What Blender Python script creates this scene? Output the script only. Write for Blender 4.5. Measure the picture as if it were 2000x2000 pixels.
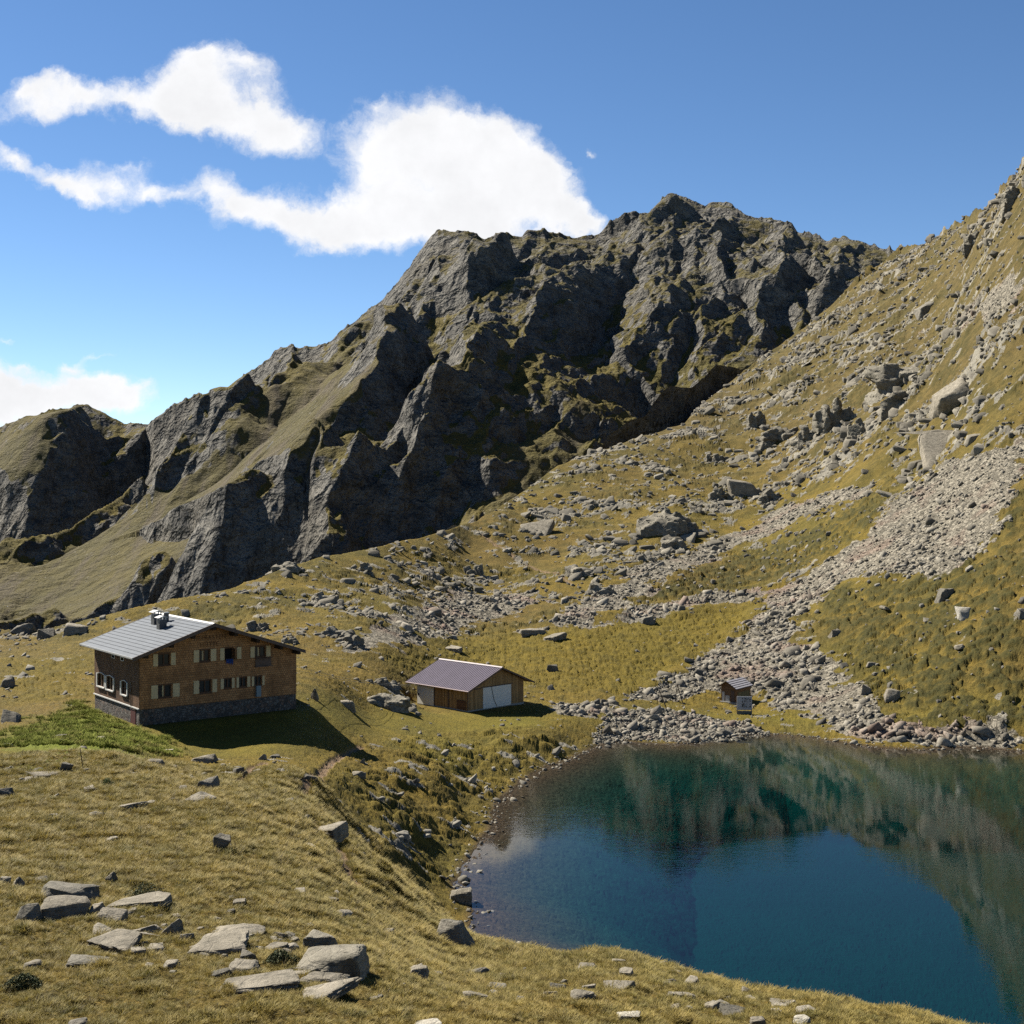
import bpy, bmesh, math, random
import numpy as np
from mathutils import Vector, Matrix

random.seed(7)
rng = np.random.default_rng(11)
F, CX, CY, H = 2600.0, 1000.0, 955.0, 34.5      # focal length and principal point in photo pixels; camera height over the lake
DSP = 2000.0 / 1932.0

C = bpy.context.scene.collection
for _b in list(bpy.data.objects):
    bpy.data.objects.remove(_b)

# ------------------------------------------------------------------ noise
_pr = np.random.default_rng(5)
_perm = _pr.permutation(256).astype(np.int32)
_perm = np.concatenate([_perm, _perm])
_ang = _pr.random(256) * 2 * np.pi
_gx, _gy = np.cos(_ang).astype(np.float32), np.sin(_ang).astype(np.float32)

def perlin(x, y, seed=0):
    x = np.asarray(x, np.float64) + seed * 17.31; y = np.asarray(y, np.float64) + seed * 9.73
    xf = np.floor(x); yf = np.floor(y)
    xi = xf.astype(np.int32) & 255; yi = yf.astype(np.int32) & 255
    fx = (x - xf).astype(np.float32); fy = (y - yf).astype(np.float32)
    u = fx * fx * fx * (fx * (fx * 6 - 15) + 10); v = fy * fy * fy * (fy * (fy * 6 - 15) + 10)
    a = _perm[xi]; b = _perm[(xi + 1) & 255]; y1 = (yi + 1) & 255
    def g(h, dx, dy):
        return _gx[h] * dx + _gy[h] * dy
    n00 = g(_perm[a + yi], fx, fy); n10 = g(_perm[b + yi], fx - 1, fy)
    n01 = g(_perm[a + y1], fx, fy - 1); n11 = g(_perm[b + y1], fx - 1, fy - 1)
    nx0 = n00 + u * (n10 - n00); nx1 = n01 + u * (n11 - n01)
    return (nx0 + v * (nx1 - nx0)) * 1.5

def fbm(x, y, oct=4, seed=0, gain=.5, lac=2.03):
    s = 0; a = 1.0; t = 0; f = 1.0
    for i in range(oct):
        s = s + a * perlin(x * f, y * f, seed + i * 3); t += a; a *= gain; f *= lac
    return s / t

def ridged(x, y, oct=5, seed=0, gain=.55, lac=2.07):
    s = 0; a = 1.0; t = 0; f = 1.0; w = 1.0
    for i in range(oct):
        n = 1 - np.abs(perlin(x * f, y * f, seed + i * 3)) * 1.4
        n = np.clip(n, 0, 1) ** 2 * w
        w = np.clip(n * 1.8, 0, 1)
        s = s + a * n; t += a; a *= gain; f *= lac
    return s / t

def billow(x, y, oct=3, seed=0, gain=.5, lac=2.1):
    s = 0; a = 1.0; t = 0; f = 1.0
    for i in range(oct):
        s = s + a * np.abs(perlin(x * f, y * f, seed + i * 3)); t += a; a *= gain; f *= lac
    return s / t

def worley(x, y, seed=0):
    """distance to the nearest cell point, second nearest and a random value of the nearest cell"""
    x = np.asarray(x, np.float64) + seed * 3.7; y = np.asarray(y, np.float64) + seed * 5.1
    xi = np.floor(x).astype(np.int32); yi = np.floor(y).astype(np.int32)
    f1 = np.full(x.shape, 9.0, np.float32); f2 = f1.copy(); cid = np.zeros(x.shape, np.float32)
    for dx in (-1, 0, 1):
        for dy in (-1, 0, 1):
            cx = xi + dx; cy = yi + dy
            h = _perm[_perm[cx & 255] + (cy & 255)]
            h2 = _perm[_perm[(cx + 37) & 255] + ((cy + 91) & 255)]
            d = np.hypot(cx + h / 256.0 - x, cy + h2 / 256.0 - y).astype(np.float32)
            n = d < f1
            f2 = np.where(n, f1, np.minimum(f2, d)); cid = np.where(n, h / 256.0, cid); f1 = np.where(n, d, f1)
    return f1, f2, cid

def sstep(a, b, x):
    t = np.clip((x - a) / (b - a), 0, 1)
    return t * t * (3 - 2 * t)

# ------------------------------------------------------------------ thin plate spline over (bearing, log distance)
def uv(px, Y):
    return np.stack([(np.asarray(px, float) - 1000) / 400.0, np.log(np.asarray(Y, float)) * 3.0], -1)

class TPS:
    def __init__(s, pts, smooth=1e-3):
        p = np.array(pts, float)
        s.c = uv(p[:, 0], p[:, 1]); n = len(p)
        d = np.linalg.norm(s.c[:, None] - s.c[None], axis=-1)
        K = d * d * np.log(d + 1e-9) + np.eye(n) * smooth
        P = np.concatenate([np.ones((n, 1)), s.c], 1)
        A = np.zeros((n + 3, n + 3)); A[:n, :n] = K; A[:n, n:] = P; A[n:, :n] = P.T
        s.w = np.linalg.solve(A, np.concatenate([p[:, 2], [0, 0, 0]]))
    def __call__(s, px, Y):
        q = uv(px, Y); sh = q.shape[:-1]; q = q.reshape(-1, 2)
        out = np.empty(len(q), np.float64)
        c = s.c; w = s.w
        for i in range(0, len(q), 20000):
            b = q[i:i + 20000]
            d2 = (b[:, :1] - c[None, :, 0]) ** 2 + (b[:, 1:] - c[None, :, 1]) ** 2
            out[i:i + 20000] = (.5 * d2 * np.log(d2 + 1e-12)) @ w[:-3] + w[-3] + b @ w[-2:]
        return out.reshape(sh)

def pz(py, Y):
    return H - (py - CY) / F * Y
def zpy(z, Y):
    return CY + (H - z) / Y * F
def pl(pts):
    a = np.array(pts, float)
    return lambda x: np.interp(x, a[:, 0], a[:, 1])

# control points (bearing as photo column, distance, photo row)
G = []
for q in (-900, -300, 0, 300, 600, 900, 1200, 1500, 1800, 2200, 2900):
    G.append((q, 24, 2420)); 
G += [(-300,34,2010),(0,34,2005),(300,34,2005),(600,34,2000),(900,36,1995),(1200,38,1985),
 (-900,60,1750),(-900,120,1470),(-900,200,1285),(-300,60,1690),(-300,135,1425),(-300,172,1335),
 (0,43,1850),(300,43,1860),(600,44,1865),(0,54,1730),(300,54,1740),(600,57,1742),
 (0,73,1600),(300,73,1605),(600,72,1650),(0,96,1500),(300,96,1503),(480,98,1530),(600,88,1580),(600,102,1520),
 (0,116,1455),(200,118,1452),(420,117,1492),(600,117,1512),(0,137,1412),(150,138,1412),(0,153,1378),(0,174,1330),(0,196,1285),
 (272,138,1418),(435,132,1462),(600,132,1472),(330,126,1462),(577,149,1384),(185,148.7,1385),(400,165,1344),(430,145,1398),(600,144,1414),(240,158,1362),
 (250,183,1308),(250,202,1262),(400,187,1302),(400,210,1244),(400,228,1196),
 (800,36,2000),(800,44,1905),(800,52,1855),(800,69,1802),(800,88,1752),(800,104,1702),(800,116,1652),(800,126,1602),(800,135,1552),(800,143,1502),(800,156,1452),(800,172,1405),
 (720,131,1530),(720,149,1455),(720,116,1610),(720,100,1680),(720,162,1412),(720,172,1386),
 (640,160,1354),(640,172,1322),(620,190,1290),(620,210,1250),(620,232,1200),(620,254,1150),
 (760,188,1336),(760,208,1278),(760,242,1198),(760,276,1130),
 (900,44,1940),(900,60,1885),(900,80,1835),(900,100,1795),(900,134,1588),(900,148,1528),(900,161,1472),(900,175,1420),(913,185,1391),(816,192,1374),(1022,193,1374),(920,201,1355),
 (900,212,1332),(900,220,1308),(900,232,1272),(900,252,1230),(900,275,1180),(900,300,1130),(900,330,1070),
 (1050,50,1905),(1050,60,1880),(1050,72,1861),(1050,86,1893),(1200,42,1950),(1200,50,1900),(1200,60,1866),(1200,76,1935),
 (1446,44,1970),(1446,52,1936),(1446,66,1995),(1644,41,1995),(1644,48,1962),(1644,61,2030),(1836,38,2040),(1836,45,2000),(1836,58,2075),(2200,42,2060),(2200,56,2150),
 (1050,175,1432),(1100,180,1418),(1100,188,1395),(1100,200,1365),(1100,215,1322),(1100,235,1272),(1100,260,1215),(1100,285,1170),(1100,310,1120),(1100,345,1050),(1100,380,985),
 (1300,188,1422),(1300,198,1393),(1300,207,1372),(1300,220,1337),(1300,235,1292),(1300,255,1240),(1300,280,1180),(1300,310,1110),(1300,345,1040),(1300,385,970),(1300,430,900),
 (1500,193,1412),(1500,201,1388),(1500,209,1366),(1500,222,1326),(1500,240,1270),(1500,265,1200),(1500,290,1135),(1500,330,1050),(1500,370,970),(1500,420,890),(1500,475,800),(1500,540,720),
 (1700,186,1422),(1700,198,1372),(1700,215,1302),(1700,240,1192),(1700,270,1090),(1700,310,970),(1700,360,860),(1700,420,760),(1700,480,680),(1700,560,600),
 (2000,186,1378),(2000,205,1212),(2000,228,1085),(2000,255,955),(2000,285,825),(2000,315,700),(2000,360,520),
 (1850,188,1388),(1850,215,1230),(1850,260,1030),(1850,330,820),(1850,430,640),(1850,520,520),
 (2300,180,1330),(2300,200,1150),(2300,250,900),(2300,300,650),(2300,350,400),(2900,190,1100),(2900,300,300)]
# ridge of the near ground seen against the mountain: (column, distance, row)
CREST = [(-900,228,1200),(-300,224,1222),(0,224,1228),(60,224,1232),(130,222,1222),(250,226,1190),(330,232,1172),(450,242,1150),(540,258,1120),(620,275,1092),(680,288,1080),(750,300,1066),(830,322,1048),(930,350,1020),
 (1000,385,976),(1090,420,911),(1180,445,880),(1335,480,828),(1400,530,766),(1480,575,706),(1530,590,672),(1600,620,616),(1680,655,545),(1759,690,492),(1811,650,471),(1863,600,445),(1935,520,404),(1948,495,390),(1966,470,362),(1985,450,340),(2000,440,321),(2100,410,230),(2300,380,120),(2900,340,-100)]
_cr = np.array(CREST, float)
crestY = lambda px: np.interp(px, _cr[:, 0], _cr[:, 1])
crestPy = lambda px: np.interp(px, _cr[:, 0], _cr[:, 2])
G += CREST
groundT = TPS(G)

# ------------------------------------------------------------------ lake outline in plan
LAKE_PXY = [(986,1855),(968,1847),(940,1838),(918,1818),(916,1800),(921,1780),(905,1760),(890,1749),(888,1725),(900,1697),(925,1660),(945,1630),(957,1615),(966,1575),(999,1542),(1020,1522),(1035,1516),(1070,1498),(1118,1480),(1165,1458),(1206,1446),(1250,1450),(1300,1453),(1350,1450),(1400,1442),(1450,1433),(1480,1432),(1561,1437),(1620,1446),(1680,1455),(1735,1461),(1800,1464),(1860,1458),(1916,1460),(2000,1467),(2300,1480)]
LK = [((a - CX) / F * (H * F / (b - CY)), H * F / (b - CY)) for a, b in LAKE_PXY]
for a, Y in ((2900,160),(3300,120),(3000,85),(2300,76),(1836,77),(1644,79),(1446,82),(1300,85),(1200,89),(1100,95)):
    LK.append(((a - CX) / F * Y, Y))
LK = np.array(LK)

def poly_sd(x, y, P):
    """signed distance to a polygon, positive inside"""
    d = np.full(x.shape, 1e9, np.float32); ins = np.zeros(x.shape, bool)
    for i in range(len(P)):
        ax, ay = P[i]; bx, by = P[(i + 1) % len(P)]
        ex, ey = bx - ax, by - ay
        t = np.clip(((x - ax) * ex + (y - ay) * ey) / (ex * ex + ey * ey + 1e-12), 0, 1)
        d = np.minimum(d, np.hypot(x - ax - t * ex, y - ay - t * ey))
        c = ((ay > y) != (by > y)) & (x < ex * (y - ay) / (ey if abs(ey) > 1e-12 else 1e-12) + ax)
        ins ^= c
    return np.where(ins, d, -d)

def cap(z, Y, zc, Yc, k):
    """keep what lies this side of a ridge from rising over it"""
    tc = (zc - H) / Yc; t = (z - H) / Y
    d = (tc - t) / k
    t2 = tc - k * np.log1p(np.exp(np.clip(d, -30, 30)))
    return np.where((Y < Yc * .995) & (d < 30), H + t2 * Y, z)

def ground_smooth(px, Y):
    """ground height without relief"""
    Yc = crestY(px)
    Yf = np.minimum(Y, Yc)
    z = pz(groundT(px, np.maximum(Yf, 24)), Yf)
    zc = pz(crestPy(px), Yc)
    z = z + (zc - pz(groundT(px, Yc), Yc)) * np.exp(-np.maximum(Yc - Y, 0) / (.06 * Yc))
    z = np.where(Y > Yc, zc - (Y - Yc) * (.34 + .1 * sstep(600, 300, px)), z)
    # hillside below the camera
    zn = 32.9 - np.maximum(Y, 0) * .39 + .02 * np.maximum(0, -Y)
    z24 = z
    z = np.where(Y < 24, zn + (z24 - zn) * sstep(8, 24, Y), z)
    return z

HUT = (-.28 * 138, 138.0, 9.94)      # near corner of the big hut, floor line on the ground
HU, HV = (.8, .6), (-.6, .8)
BARN = (-.03323 * 185, 185.0, 3.48)
BU, BV = (.70711, .70711), (-.70711, .70711)
SHED = ((1438.6 - CX) / F * 208, 208.0, 1.1)
SU, SV = (.8, -.6), (.6, .8)

def rect_sd(x, y, o, U, V, u0, u1, v0, v1):
    u = (x - o[0]) * U[0] + (y - o[1]) * U[1]; v = (x - o[0]) * V[0] + (y - o[1]) * V[1]
    du = np.maximum(u0 - u, u - u1); dv = np.maximum(v0 - v, v - v1)
    return np.hypot(np.maximum(du, 0), np.maximum(dv, 0)) + np.minimum(np.maximum(du, dv), 0)

def base_z(x, y, px, Y):
    z = ground_smooth(px, Y)
    sd = poly_sd(x, y, LK) + .5 * fbm(x / 3.0, y / 3.0, 2, 71) * sstep(60, 90, Y)
    near = sstep(75, 84, Y)                                    # only beyond the near bank
    d = -sd
    zo = np.maximum(z, .10 + .05 * d) * sstep(0, 7, d) + (.04 + .09 * np.maximum(d, 0)) * (1 - sstep(0, 7, d))
    q = np.maximum(sd, 0)
    zi = -(.045 * q + .016 * q * q)
    zl = np.where(sd > 0, np.maximum(zi, -8) - .03, zo)
    inside = (d < 30) & (Y > 60)
    z = np.where(inside, zl * near + z * (1 - near), z)
    for o, U, V, r in ((HUT, HU, HV, (-.6, 18.6, -.6, 13.8)), (BARN, BU, BV, (-.5, 11.6, -.5, 11.2)), (SHED, SU, SV, (-3.3, .6, -.6, 5.4))):
        s = rect_sd(x, y, o, U, V, *r)
        zt = o[2] - .02
        w = sstep(3, 0, s)
        z = z + (zt - z) * w
    return z, sd
# ------------------------------------------------------------------ zones of the ground, from photo outlines dropped onto the hill
_YS = np.exp(np.linspace(np.log(27), np.log(900), 700))

def hit_smooth(px, py):
    out = []
    for a, b in zip(px, py):
        Y = _YS[_YS < crestY(a) * 1.0]
        A = np.full(Y.shape, float(a))
        x = (A - CX) / F * Y
        z = np.where(poly_sd(x, Y, LK) > 0, 0, ground_smooth(A, Y))
        k = np.nonzero(zpy(z, Y) <= b)[0]
        y = Y[k[0]] if len(k) else Y[-1]
        out.append(((a - CX) / F * y, y))
    return np.array(out)

def zone(*pts):
    p = np.array(pts, float) * DSP
    return hit_smooth(p[:, 0], p[:, 1])

Z_SCREE = [zone((1932,820),(1932,905),(1885,960),(1865,1035),(1790,1075),(1690,1085),(1590,1100),(1530,1150),(1490,1195),(1500,1230),(1560,1235),(1600,1290),(1650,1340),(1690,1390),(1660,1405),(1590,1380),(1500,1340),(1440,1312),(1340,1312),(1250,1326),(1180,1322),(1300,1262),(1400,1205),(1435,1150),(1450,1122),(1540,1075),(1640,1010),(1680,945),(1750,895),(1850,850)),
           zone((1610,915),(1650,925),(1520,975),(1400,1030),(1260,1100),(1160,1160),(1000,1205),(1060,1155),(1200,1085),(1350,1018),(1480,958)),
           zone((1440,1116),(1442,1132),(1330,1150),(1250,1166),(1110,1188),(1200,1152),(1330,1126)),
           zone((780,1150),(850,1112),(1000,1118),(1030,1140),(900,1175),(780,1222),(650,1245),(700,1200)),
           zone((1740,640),(1932,540),(1932,600),(1850,625),(1760,650)),
           zone((1640,1370),(1760,1378),(1870,1372),(1932,1385),(1932,1412),(1700,1408),(1640,1395)),
           zone((1040,1335),(1160,1325),(1160,1350),(1060,1350))]
Z_GRAVEL = zone((1150,1348),(1250,1343),(1330,1352),(1400,1368),(1440,1385),(1440,1392),(1300,1404),(1180,1398),(1120,1385))
Z_SHRUB = [zone((1932,920),(1885,975),(1865,1045),(1700,1100),(1570,1115),(1525,1170),(1570,1235),(1650,1330),(1700,1378),(1932,1375)),
           zone((1040,1190),(1250,1115),(1400,1045),(1640,935),(1690,930),(1640,1005),(1540,1070),(1440,1110),(1200,1148))]
Z_MEADOW = zone((560,1250),(700,1235),(900,1205),(1180,1170),(1440,1138),(1430,1150),(1390,1205),(1290,1262),(1180,1320),(1010,1300),(760,1262))
Z_BANK = zone((560,1450),(720,1395),(900,1375),(1150,1372),(1075,1432),(960,1492),(930,1550),(880,1640),(870,1720),(800,1760),(640,1640),(590,1560))
Z_FLAT = zone((560,1330),(700,1340),(780,1330),(1010,1350),(1050,1372),(900,1385),(760,1378),(640,1400),(560,1420),(300,1420),(60,1440),(0,1420),(0,1370),(180,1330))
Z_LUSH = zone((0,1400),(60,1370),(150,1330),(240,1375),(330,1410),(250,1440),(130,1450),(30,1455))
Z_FIELD = zone((0,1245),(170,1240),(172,1315),(0,1330))
PATHS = [zone((640,1600),(652,1640),(668,1670)), zone((588,1545),(600,1565),(640,1590)), zone((572,1505),(590,1470),(625,1438),(680,1410)),
         zone((905,1010),(960,1048),(1035,1085),(1075,1110)), zone((450,1475),(470,1455),(500,1440))]

def line_d(x, y, P):
    d = np.full(x.shape, 1e9, np.float32)
    for i in range(len(P) - 1):
        ax, ay = P[i]; ex, ey = P[i + 1] - P[i]
        t = np.clip(((x - ax) * ex + (y - ay) * ey) / (ex * ex + ey * ey + 1e-9), 0, 1)
        d = np.minimum(d, np.hypot(x - ax - t * ex, y - ay - t * ey))
    return d

def ground_full(x, y):
    """height and what covers the ground at plan points"""
    x = np.asarray(x, float); y = np.asarray(y, float)
    Y = y; Ys = np.maximum(Y, 3.0)
    px = np.clip(CX + F * x / Ys, -900, 2900)
    z, sd = base_z(x, y, px, Y)
    wob = fbm(x / 7.0, y / 7.0, 3, 21)
    wob2 = fbm(x / 2.2, y / 2.2, 2, 23)
    edge = wob * 5.0 + wob2 * 1.6
    sc = np.zeros(x.shape, np.float32)
    far = Y > 125
    for k, P in enumerate(Z_SCREE):
        e = edge * (.35 if k in (2, 5, 6) else 1.0)
        sc = np.maximum(sc, sstep(-1.6, 1.6, poly_sd(x, y, P) + e * 1.25 + fbm(x / 1.1, y / 1.1, 2, 24) * 1.3))
    sc = sc * far
    gr = sstep(-.8, .8, poly_sd(x, y, Z_GRAVEL) + edge * .4)
    shrub = np.zeros(x.shape, np.float32)
    for P in Z_SHRUB:
        shrub = np.maximum(shrub, sstep(-3, 3, poly_sd(x, y, P) + edge))
    meadow = sstep(-4, 4, poly_sd(x, y, Z_MEADOW) + edge)
    meadow = np.maximum(meadow, sstep(-3, 3, poly_sd(x, y, Z_FIELD) + edge * .5))
    bank = sstep(-2, 4, poly_sd(x, y, Z_BANK) + edge * .3)
    flat = sstep(-2, 3, poly_sd(x, y, Z_FLAT) + edge * .3)
    lush = sstep(-2.5, 4.0, poly_sd(x, y, Z_LUSH) + edge * .9)
    soil = np.zeros(x.shape, np.float32)
    for P in PATHS:
        soil = np.maximum(soil, sstep(.55, .2, line_d(x, y, P) + wob2 * .35))
    hutd = np.minimum(rect_sd(x, y, HUT, HU, HV, -.2, 18.3, -.2, 13.5), np.minimum(rect_sd(x, y, BARN, BU, BV, -.3, 11.3, -.3, 10.9), rect_sd(x, y, SHED, SU, SV, -2.9, .2, -.2, 5)))
    calm = sstep(.2, 3.0, hutd) * (1 - .65 * flat)                     # trodden ground round the buildings
    land = sstep(.3, -1.5, sd)
    # grass relief
    tus = billow(x / 1.3, y / 1.3, 3, 31)
    g = (.32 * (tus - .25) + .10 * fbm(x / .42, y / .42, 2, 33)) * sstep(420, 200, Y)
    roll = fbm(x / 11.0, y / 11.0, 3, 35) * .55
    f1, f2, cid = worley(x / 2.0 + wob2 * .25, y / 2.0, 41)
    mound = np.sqrt(np.clip(1 - 1.7 * f1 * f1, 0, 1))
    f1b, _, cidb = worley(x / 1.1 + wob2 * .2, y / 1.1, 43)
    moundb = np.sqrt(np.clip(1 - 1.8 * f1b * f1b, 0, 1))
    hum = (.48 * mound * (.35 + cid) + .30 * moundb * (.25 + cidb)) * bank * sstep(-.45, .05, wob)
    humM = .30 * moundb * meadow * (Y > 130) * sstep(.3, .7, cidb)
    shm = shrub * (.48 * mound * sstep(.25, .55, cid + wob * .6) + .35 * moundb * sstep(.35, .6, cidb + wob * .4))
    # living rock showing through
    open_ = (1 - meadow) * (1 - sc) * (1 - .9 * shrub) * (1 - flat) * (1 - gr)
    n = fbm(x / 34.0, y / 26.0, 3, 51) + .45 * fbm(x / 10.0, y / 8.0, 3, 52)
    hi = sstep(180, 235, Y)
    up = sstep(15, 75, z)
    thr = .13 - .05 * up
    oc = sstep(thr - .04, thr + .16, n) * hi * open_
    oc2 = sstep(.16, .34, fbm(x / 5.5, y / 4.0, 3, 55) + .2 * wob) * hi * open_
    rg = ridged(x / 9.0 + wob, y / 7.0, 4, 57)
    wr, w2, wc = worley((x + .4 * y) / 4.4 + wob2 * .3, (y - .4 * x) / 2.4, 59)
    wrb, w2b, wcb = worley((x + .4 * y) / 11.0 + wob * .4, (y - .4 * x) / 5.5, 60)
    heath = hi * open_ * sstep(-.05, .2, fbm(x / 16.0, y / 16.0, 3, 70)) * (1 - oc)
    crag = .7 * oc * (.3 + .8 * rg + 1.5 * (wcb - .3) * sstep(.0, .5, w2b - wrb) + .3 * (wc - .4) * sstep(0, .4, w2 - wr)) * (1 + .5 * up) + oc2 * (.2 + .3 * wc) * sstep(.02, .25, w2 - wr)
    big = hi * (fbm(x / 60.0, y / 45.0, 3, 61) * 3.2 + ridged(x / 30.0, y / 26.0, 3, 63) * 2.6 * (up + .25)) * (1 - .9 * meadow) * (1 - .6 * shrub) * (1 - .4 * sc)
    # low slabs in the near pasture
    nl = fbm(x / 6.0 + 3.1, y / 3.2, 4, 65)
    slab = sstep(.30, .38, nl - .25 * flat + .10 * bank) * sstep(75, 95, Y) * (1 - hi) * land * (1 - lush) * (1 - gr)
    slabh = slab * .10
    # loose blocks
    s1, s2, sid = worley(x / 1.5 + wob2 * .2, y / 1.5, 66)
    t1, t2, tid = worley(x / .7, y / .7, 67)
    blocks = sc * ((.30 * (sid - .3)) * sstep(.0, .45, s2 - s1) + .10 * tid * sstep(0, .3, t2 - t1))
    grav = gr * (.30 * (sid - .4) * sstep(0, .3, s2 - s1) + .16 * tid * sstep(0, .3, t2 - t1))
    bedst = sstep(-.5, 1, sd) * .12 * tid * sstep(0, .3, t2 - t1)
    crest_fade = 1 - .75 * np.exp(-np.abs(Y - crestY(px)) / 14.0) * (px < 1650)
    hth = heath * (.42 * mound * sstep(.35, .7, cid) + .30 * moundb * sstep(.35, .7, cidb))
    dz = hth * crest_fade + (g * (1 + .9 * lush) + hum + humM + .25 * lush * moundb) * np.maximum(calm, .8 * lush) * land * (1 - sc) * (1 - gr) + roll * land * calm * sstep(26, 40, Y) * .8 + shm + (crag + slabh) * crest_fade * calm + big * crest_fade * land + (blocks + grav) * calm + bedst
    dz = dz - .22 * soil * land
    z = z + dz * sstep(12, 27, Y)
    Yc = crestY(px); zc = pz(crestPy(px), Yc)
    z = np.where((px > 1450) & (Y > 200), cap(z, Y, zc, Yc, .003), z)
    rock = np.clip(np.maximum(oc * .85 * sstep(.2, .5, rg + .25 * (wc - .5)), np.maximum(oc2 * .7, slab * sstep(.2, .5, wc + wob2))), 0, 1)
    green = np.clip(lush + .14 * flat + .25 * (sstep(0, 12, -sd) * sstep(20, 5, -sd)) * (Y > 150), 0, 1)
    sh = shrub * np.clip(mound * sstep(.25, .55, cid + wob * .6) + moundb * sstep(.35, .6, cidb + wob * .4), 0, 1)
    sh = np.maximum(sh, heath * .75 * np.maximum(mound * sstep(.35, .7, cid), moundb * sstep(.35, .7, cidb)))
    sh = np.maximum(sh, .45 * meadow * (Y > 130) * (1 - flat) * moundb * sstep(.4, .75, cidb))
    sh = np.maximum(sh, .3 * bank * (1 - np.maximum(mound, moundb)))  # shade in the hollows between bank mounds, painted with the shrub colour
    return dict(z=z, sd=sd, rock=rock, scree=np.maximum(sc, gr * .999) * (calm > .3), green=green, shrub=sh, soil=np.maximum(soil, sstep(.55, .95, gr) * .0), wet=sstep(-.9, .2, sd), meadow=np.maximum(meadow, .5 * flat), tid=tid, up=up, oc=np.maximum(oc, .7 * oc2), slab=slab, lush=lush)

# ------------------------------------------------------------------ the mountain
RIDGE_D = [(-120,812),(0,800),(40,790),(60,785),(80,782),(110,775),(128,772),(150,760),(165,760),(180,765),(205,778),(235,795),(262,799),(280,797),(288,784),(300,775),(325,758),(350,745),(375,737),(400,733),(415,729),(430,730),(450,713),(465,700),(480,690),(500,672),(520,655),(545,645),(565,650),(585,648),(600,648),(615,646),(622,640),(636,628),(650,615),(675,598),(700,580),(725,557),(750,530),(772,503),(790,475),(803,450),(815,435),(830,430),(845,428),(860,432),(875,435),(895,448),(915,458),(922,456),(925,455),(935,446),(945,437),(955,437),(970,442),(985,440),(990,430),(995,425),(1010,426),(1030,430),(1045,437),(1060,440),(1075,444),(1090,448),(1105,446),(1115,450),(1130,440),(1140,428),(1150,415),(1170,402),(1190,392),(1202,396),(1215,405),(1225,400),(1243,380),(1260,362),(1270,361),(1280,365),(1295,373),(1310,385),(1320,386),(1330,390),(1338,380),(1345,377),(1360,375),(1375,380),(1388,390),(1400,400),(1415,406),(1430,408),(1460,411),(1490,415),(1498,425),(1505,435),(1530,442),(1560,450),(1580,446),(1600,445),(1620,452),(1640,460),(1665,464),(1700,468),(1760,470),(1900,450),(2300,470)]
_rd = np.array(RIDGE_D, float) * DSP
ridgePy = lambda px: np.interp(px, _rd[:, 0], _rd[:, 1])
ridgeY = pl([(-900,1400),(-300,1290),(0,1230),(170,1215),(285,1190),(300,1150),(450,1120),(575,1090),(720,1080),(880,1050),(1000,1050),(1160,1080),(1320,1100),(1400,1080),(1560,1020),(1760,930),(1900,900),(2900,880)])
MP = [(-900,620,1250),(-300,640,1235),(0,640,1226),(300,600,1180),(620,560,1092),(930,560,1020),(1090,620,911),(1335,720,828),(1600,830,616),(1700,880,545),(1900,860,560),(2400,860,620),
      (-300,800,1080),(-300,1000,985),(0,730,1140),(0,800,1073),(0,890,1115),(0,970,1128),(0,1012,1046),(0,1120,930),(60,800,1080),(60,960,1130),(60,1035,990),(130,720,1150),(850*0+130,850,1066),(130,930,1112),(130,1000,1125),(130,1075,900),(190,850,1030),(190,1010,1100),(190,1100,1030),(270,880,983),(270,960,1022),(270,1040,1015),(270,1110,955),(390,930,890),(390,990,912),(390,1040,890),(300,760,1052),(300,860,975),(620,700,955),(620,880,805),(900,750,805),(900,900,605),(1320,880,650),(1320,1000,498),(1100,800,740),(1100,950,560),(1600,910,545),(450,800,960),(450,940,845)]
MP += [(q, float(ridgeY(q)), float(ridgePy(q))) for q in (-900, -300, 0, 160, 285, 450, 620, 720, 880, 1000, 1160, 1320, 1480, 1600, 1760, 2000, 2400)]
mountT = TPS(MP)

def mount_base(px, Y):
    Yr = ridgeY(px)
    Yf = np.minimum(Y, Yr)
    z = pz(mountT(px, Yf), Yf)
    zr = pz(ridgePy(px), Yr)
    return z, zr, Yr

# crest polylines of the buttresses (photo column and row), height, reach to the left and to the right
RIBS = [([(742,595),(700,690),(620,770),(555,850),(430,960),(330,1060),(215,1150)], 40, 190, 38),
        ([(857,433),(815,530),(775,600),(752,690),(738,780)], 34, 120, 48),
        ([(950,440),(925,520),(880,640),(868,720),(850,800),(760,920),(690,1015)], 30, 75, 30),
        ([(1000,430),(1010,520),(1000,600),(945,700),(930,780),(918,860),(880,960)], 34, 70, 42),
        ([(1268,366),(1248,460),(1225,560),(1170,680),(1100,780),(1060,850)], 26, 120, 36),
        ([(1350,380),(1365,470),(1335,560),(1330,640),(1290,760),(1240,800)], 30, 70, 36),
        ([(1490,420),(1470,500),(1430,580),(1395,650)], 26, 70, 34),
        ([(1600,448),(1570,500),(1520,575)], 20, 55, 30),
        ([(183,767),(130,835),(60,940),(5,1005),(-60,1050)], 40, 220, 50),
        ([(430,732),(395,800),(300,880)], 28, 70, 46),
        ([(545,648),(500,720),(430,800)], 28, 80, 40),
        ([(700,850),(640,940),(560,1030),(520,1060)], 22, 60, 30),
        ([(850,800),(800,870),(760,960)], 18, 40, 26),
        ([(760,700),(720,790),(690,860)], 16, 40, 26)]
_RP = []
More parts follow.
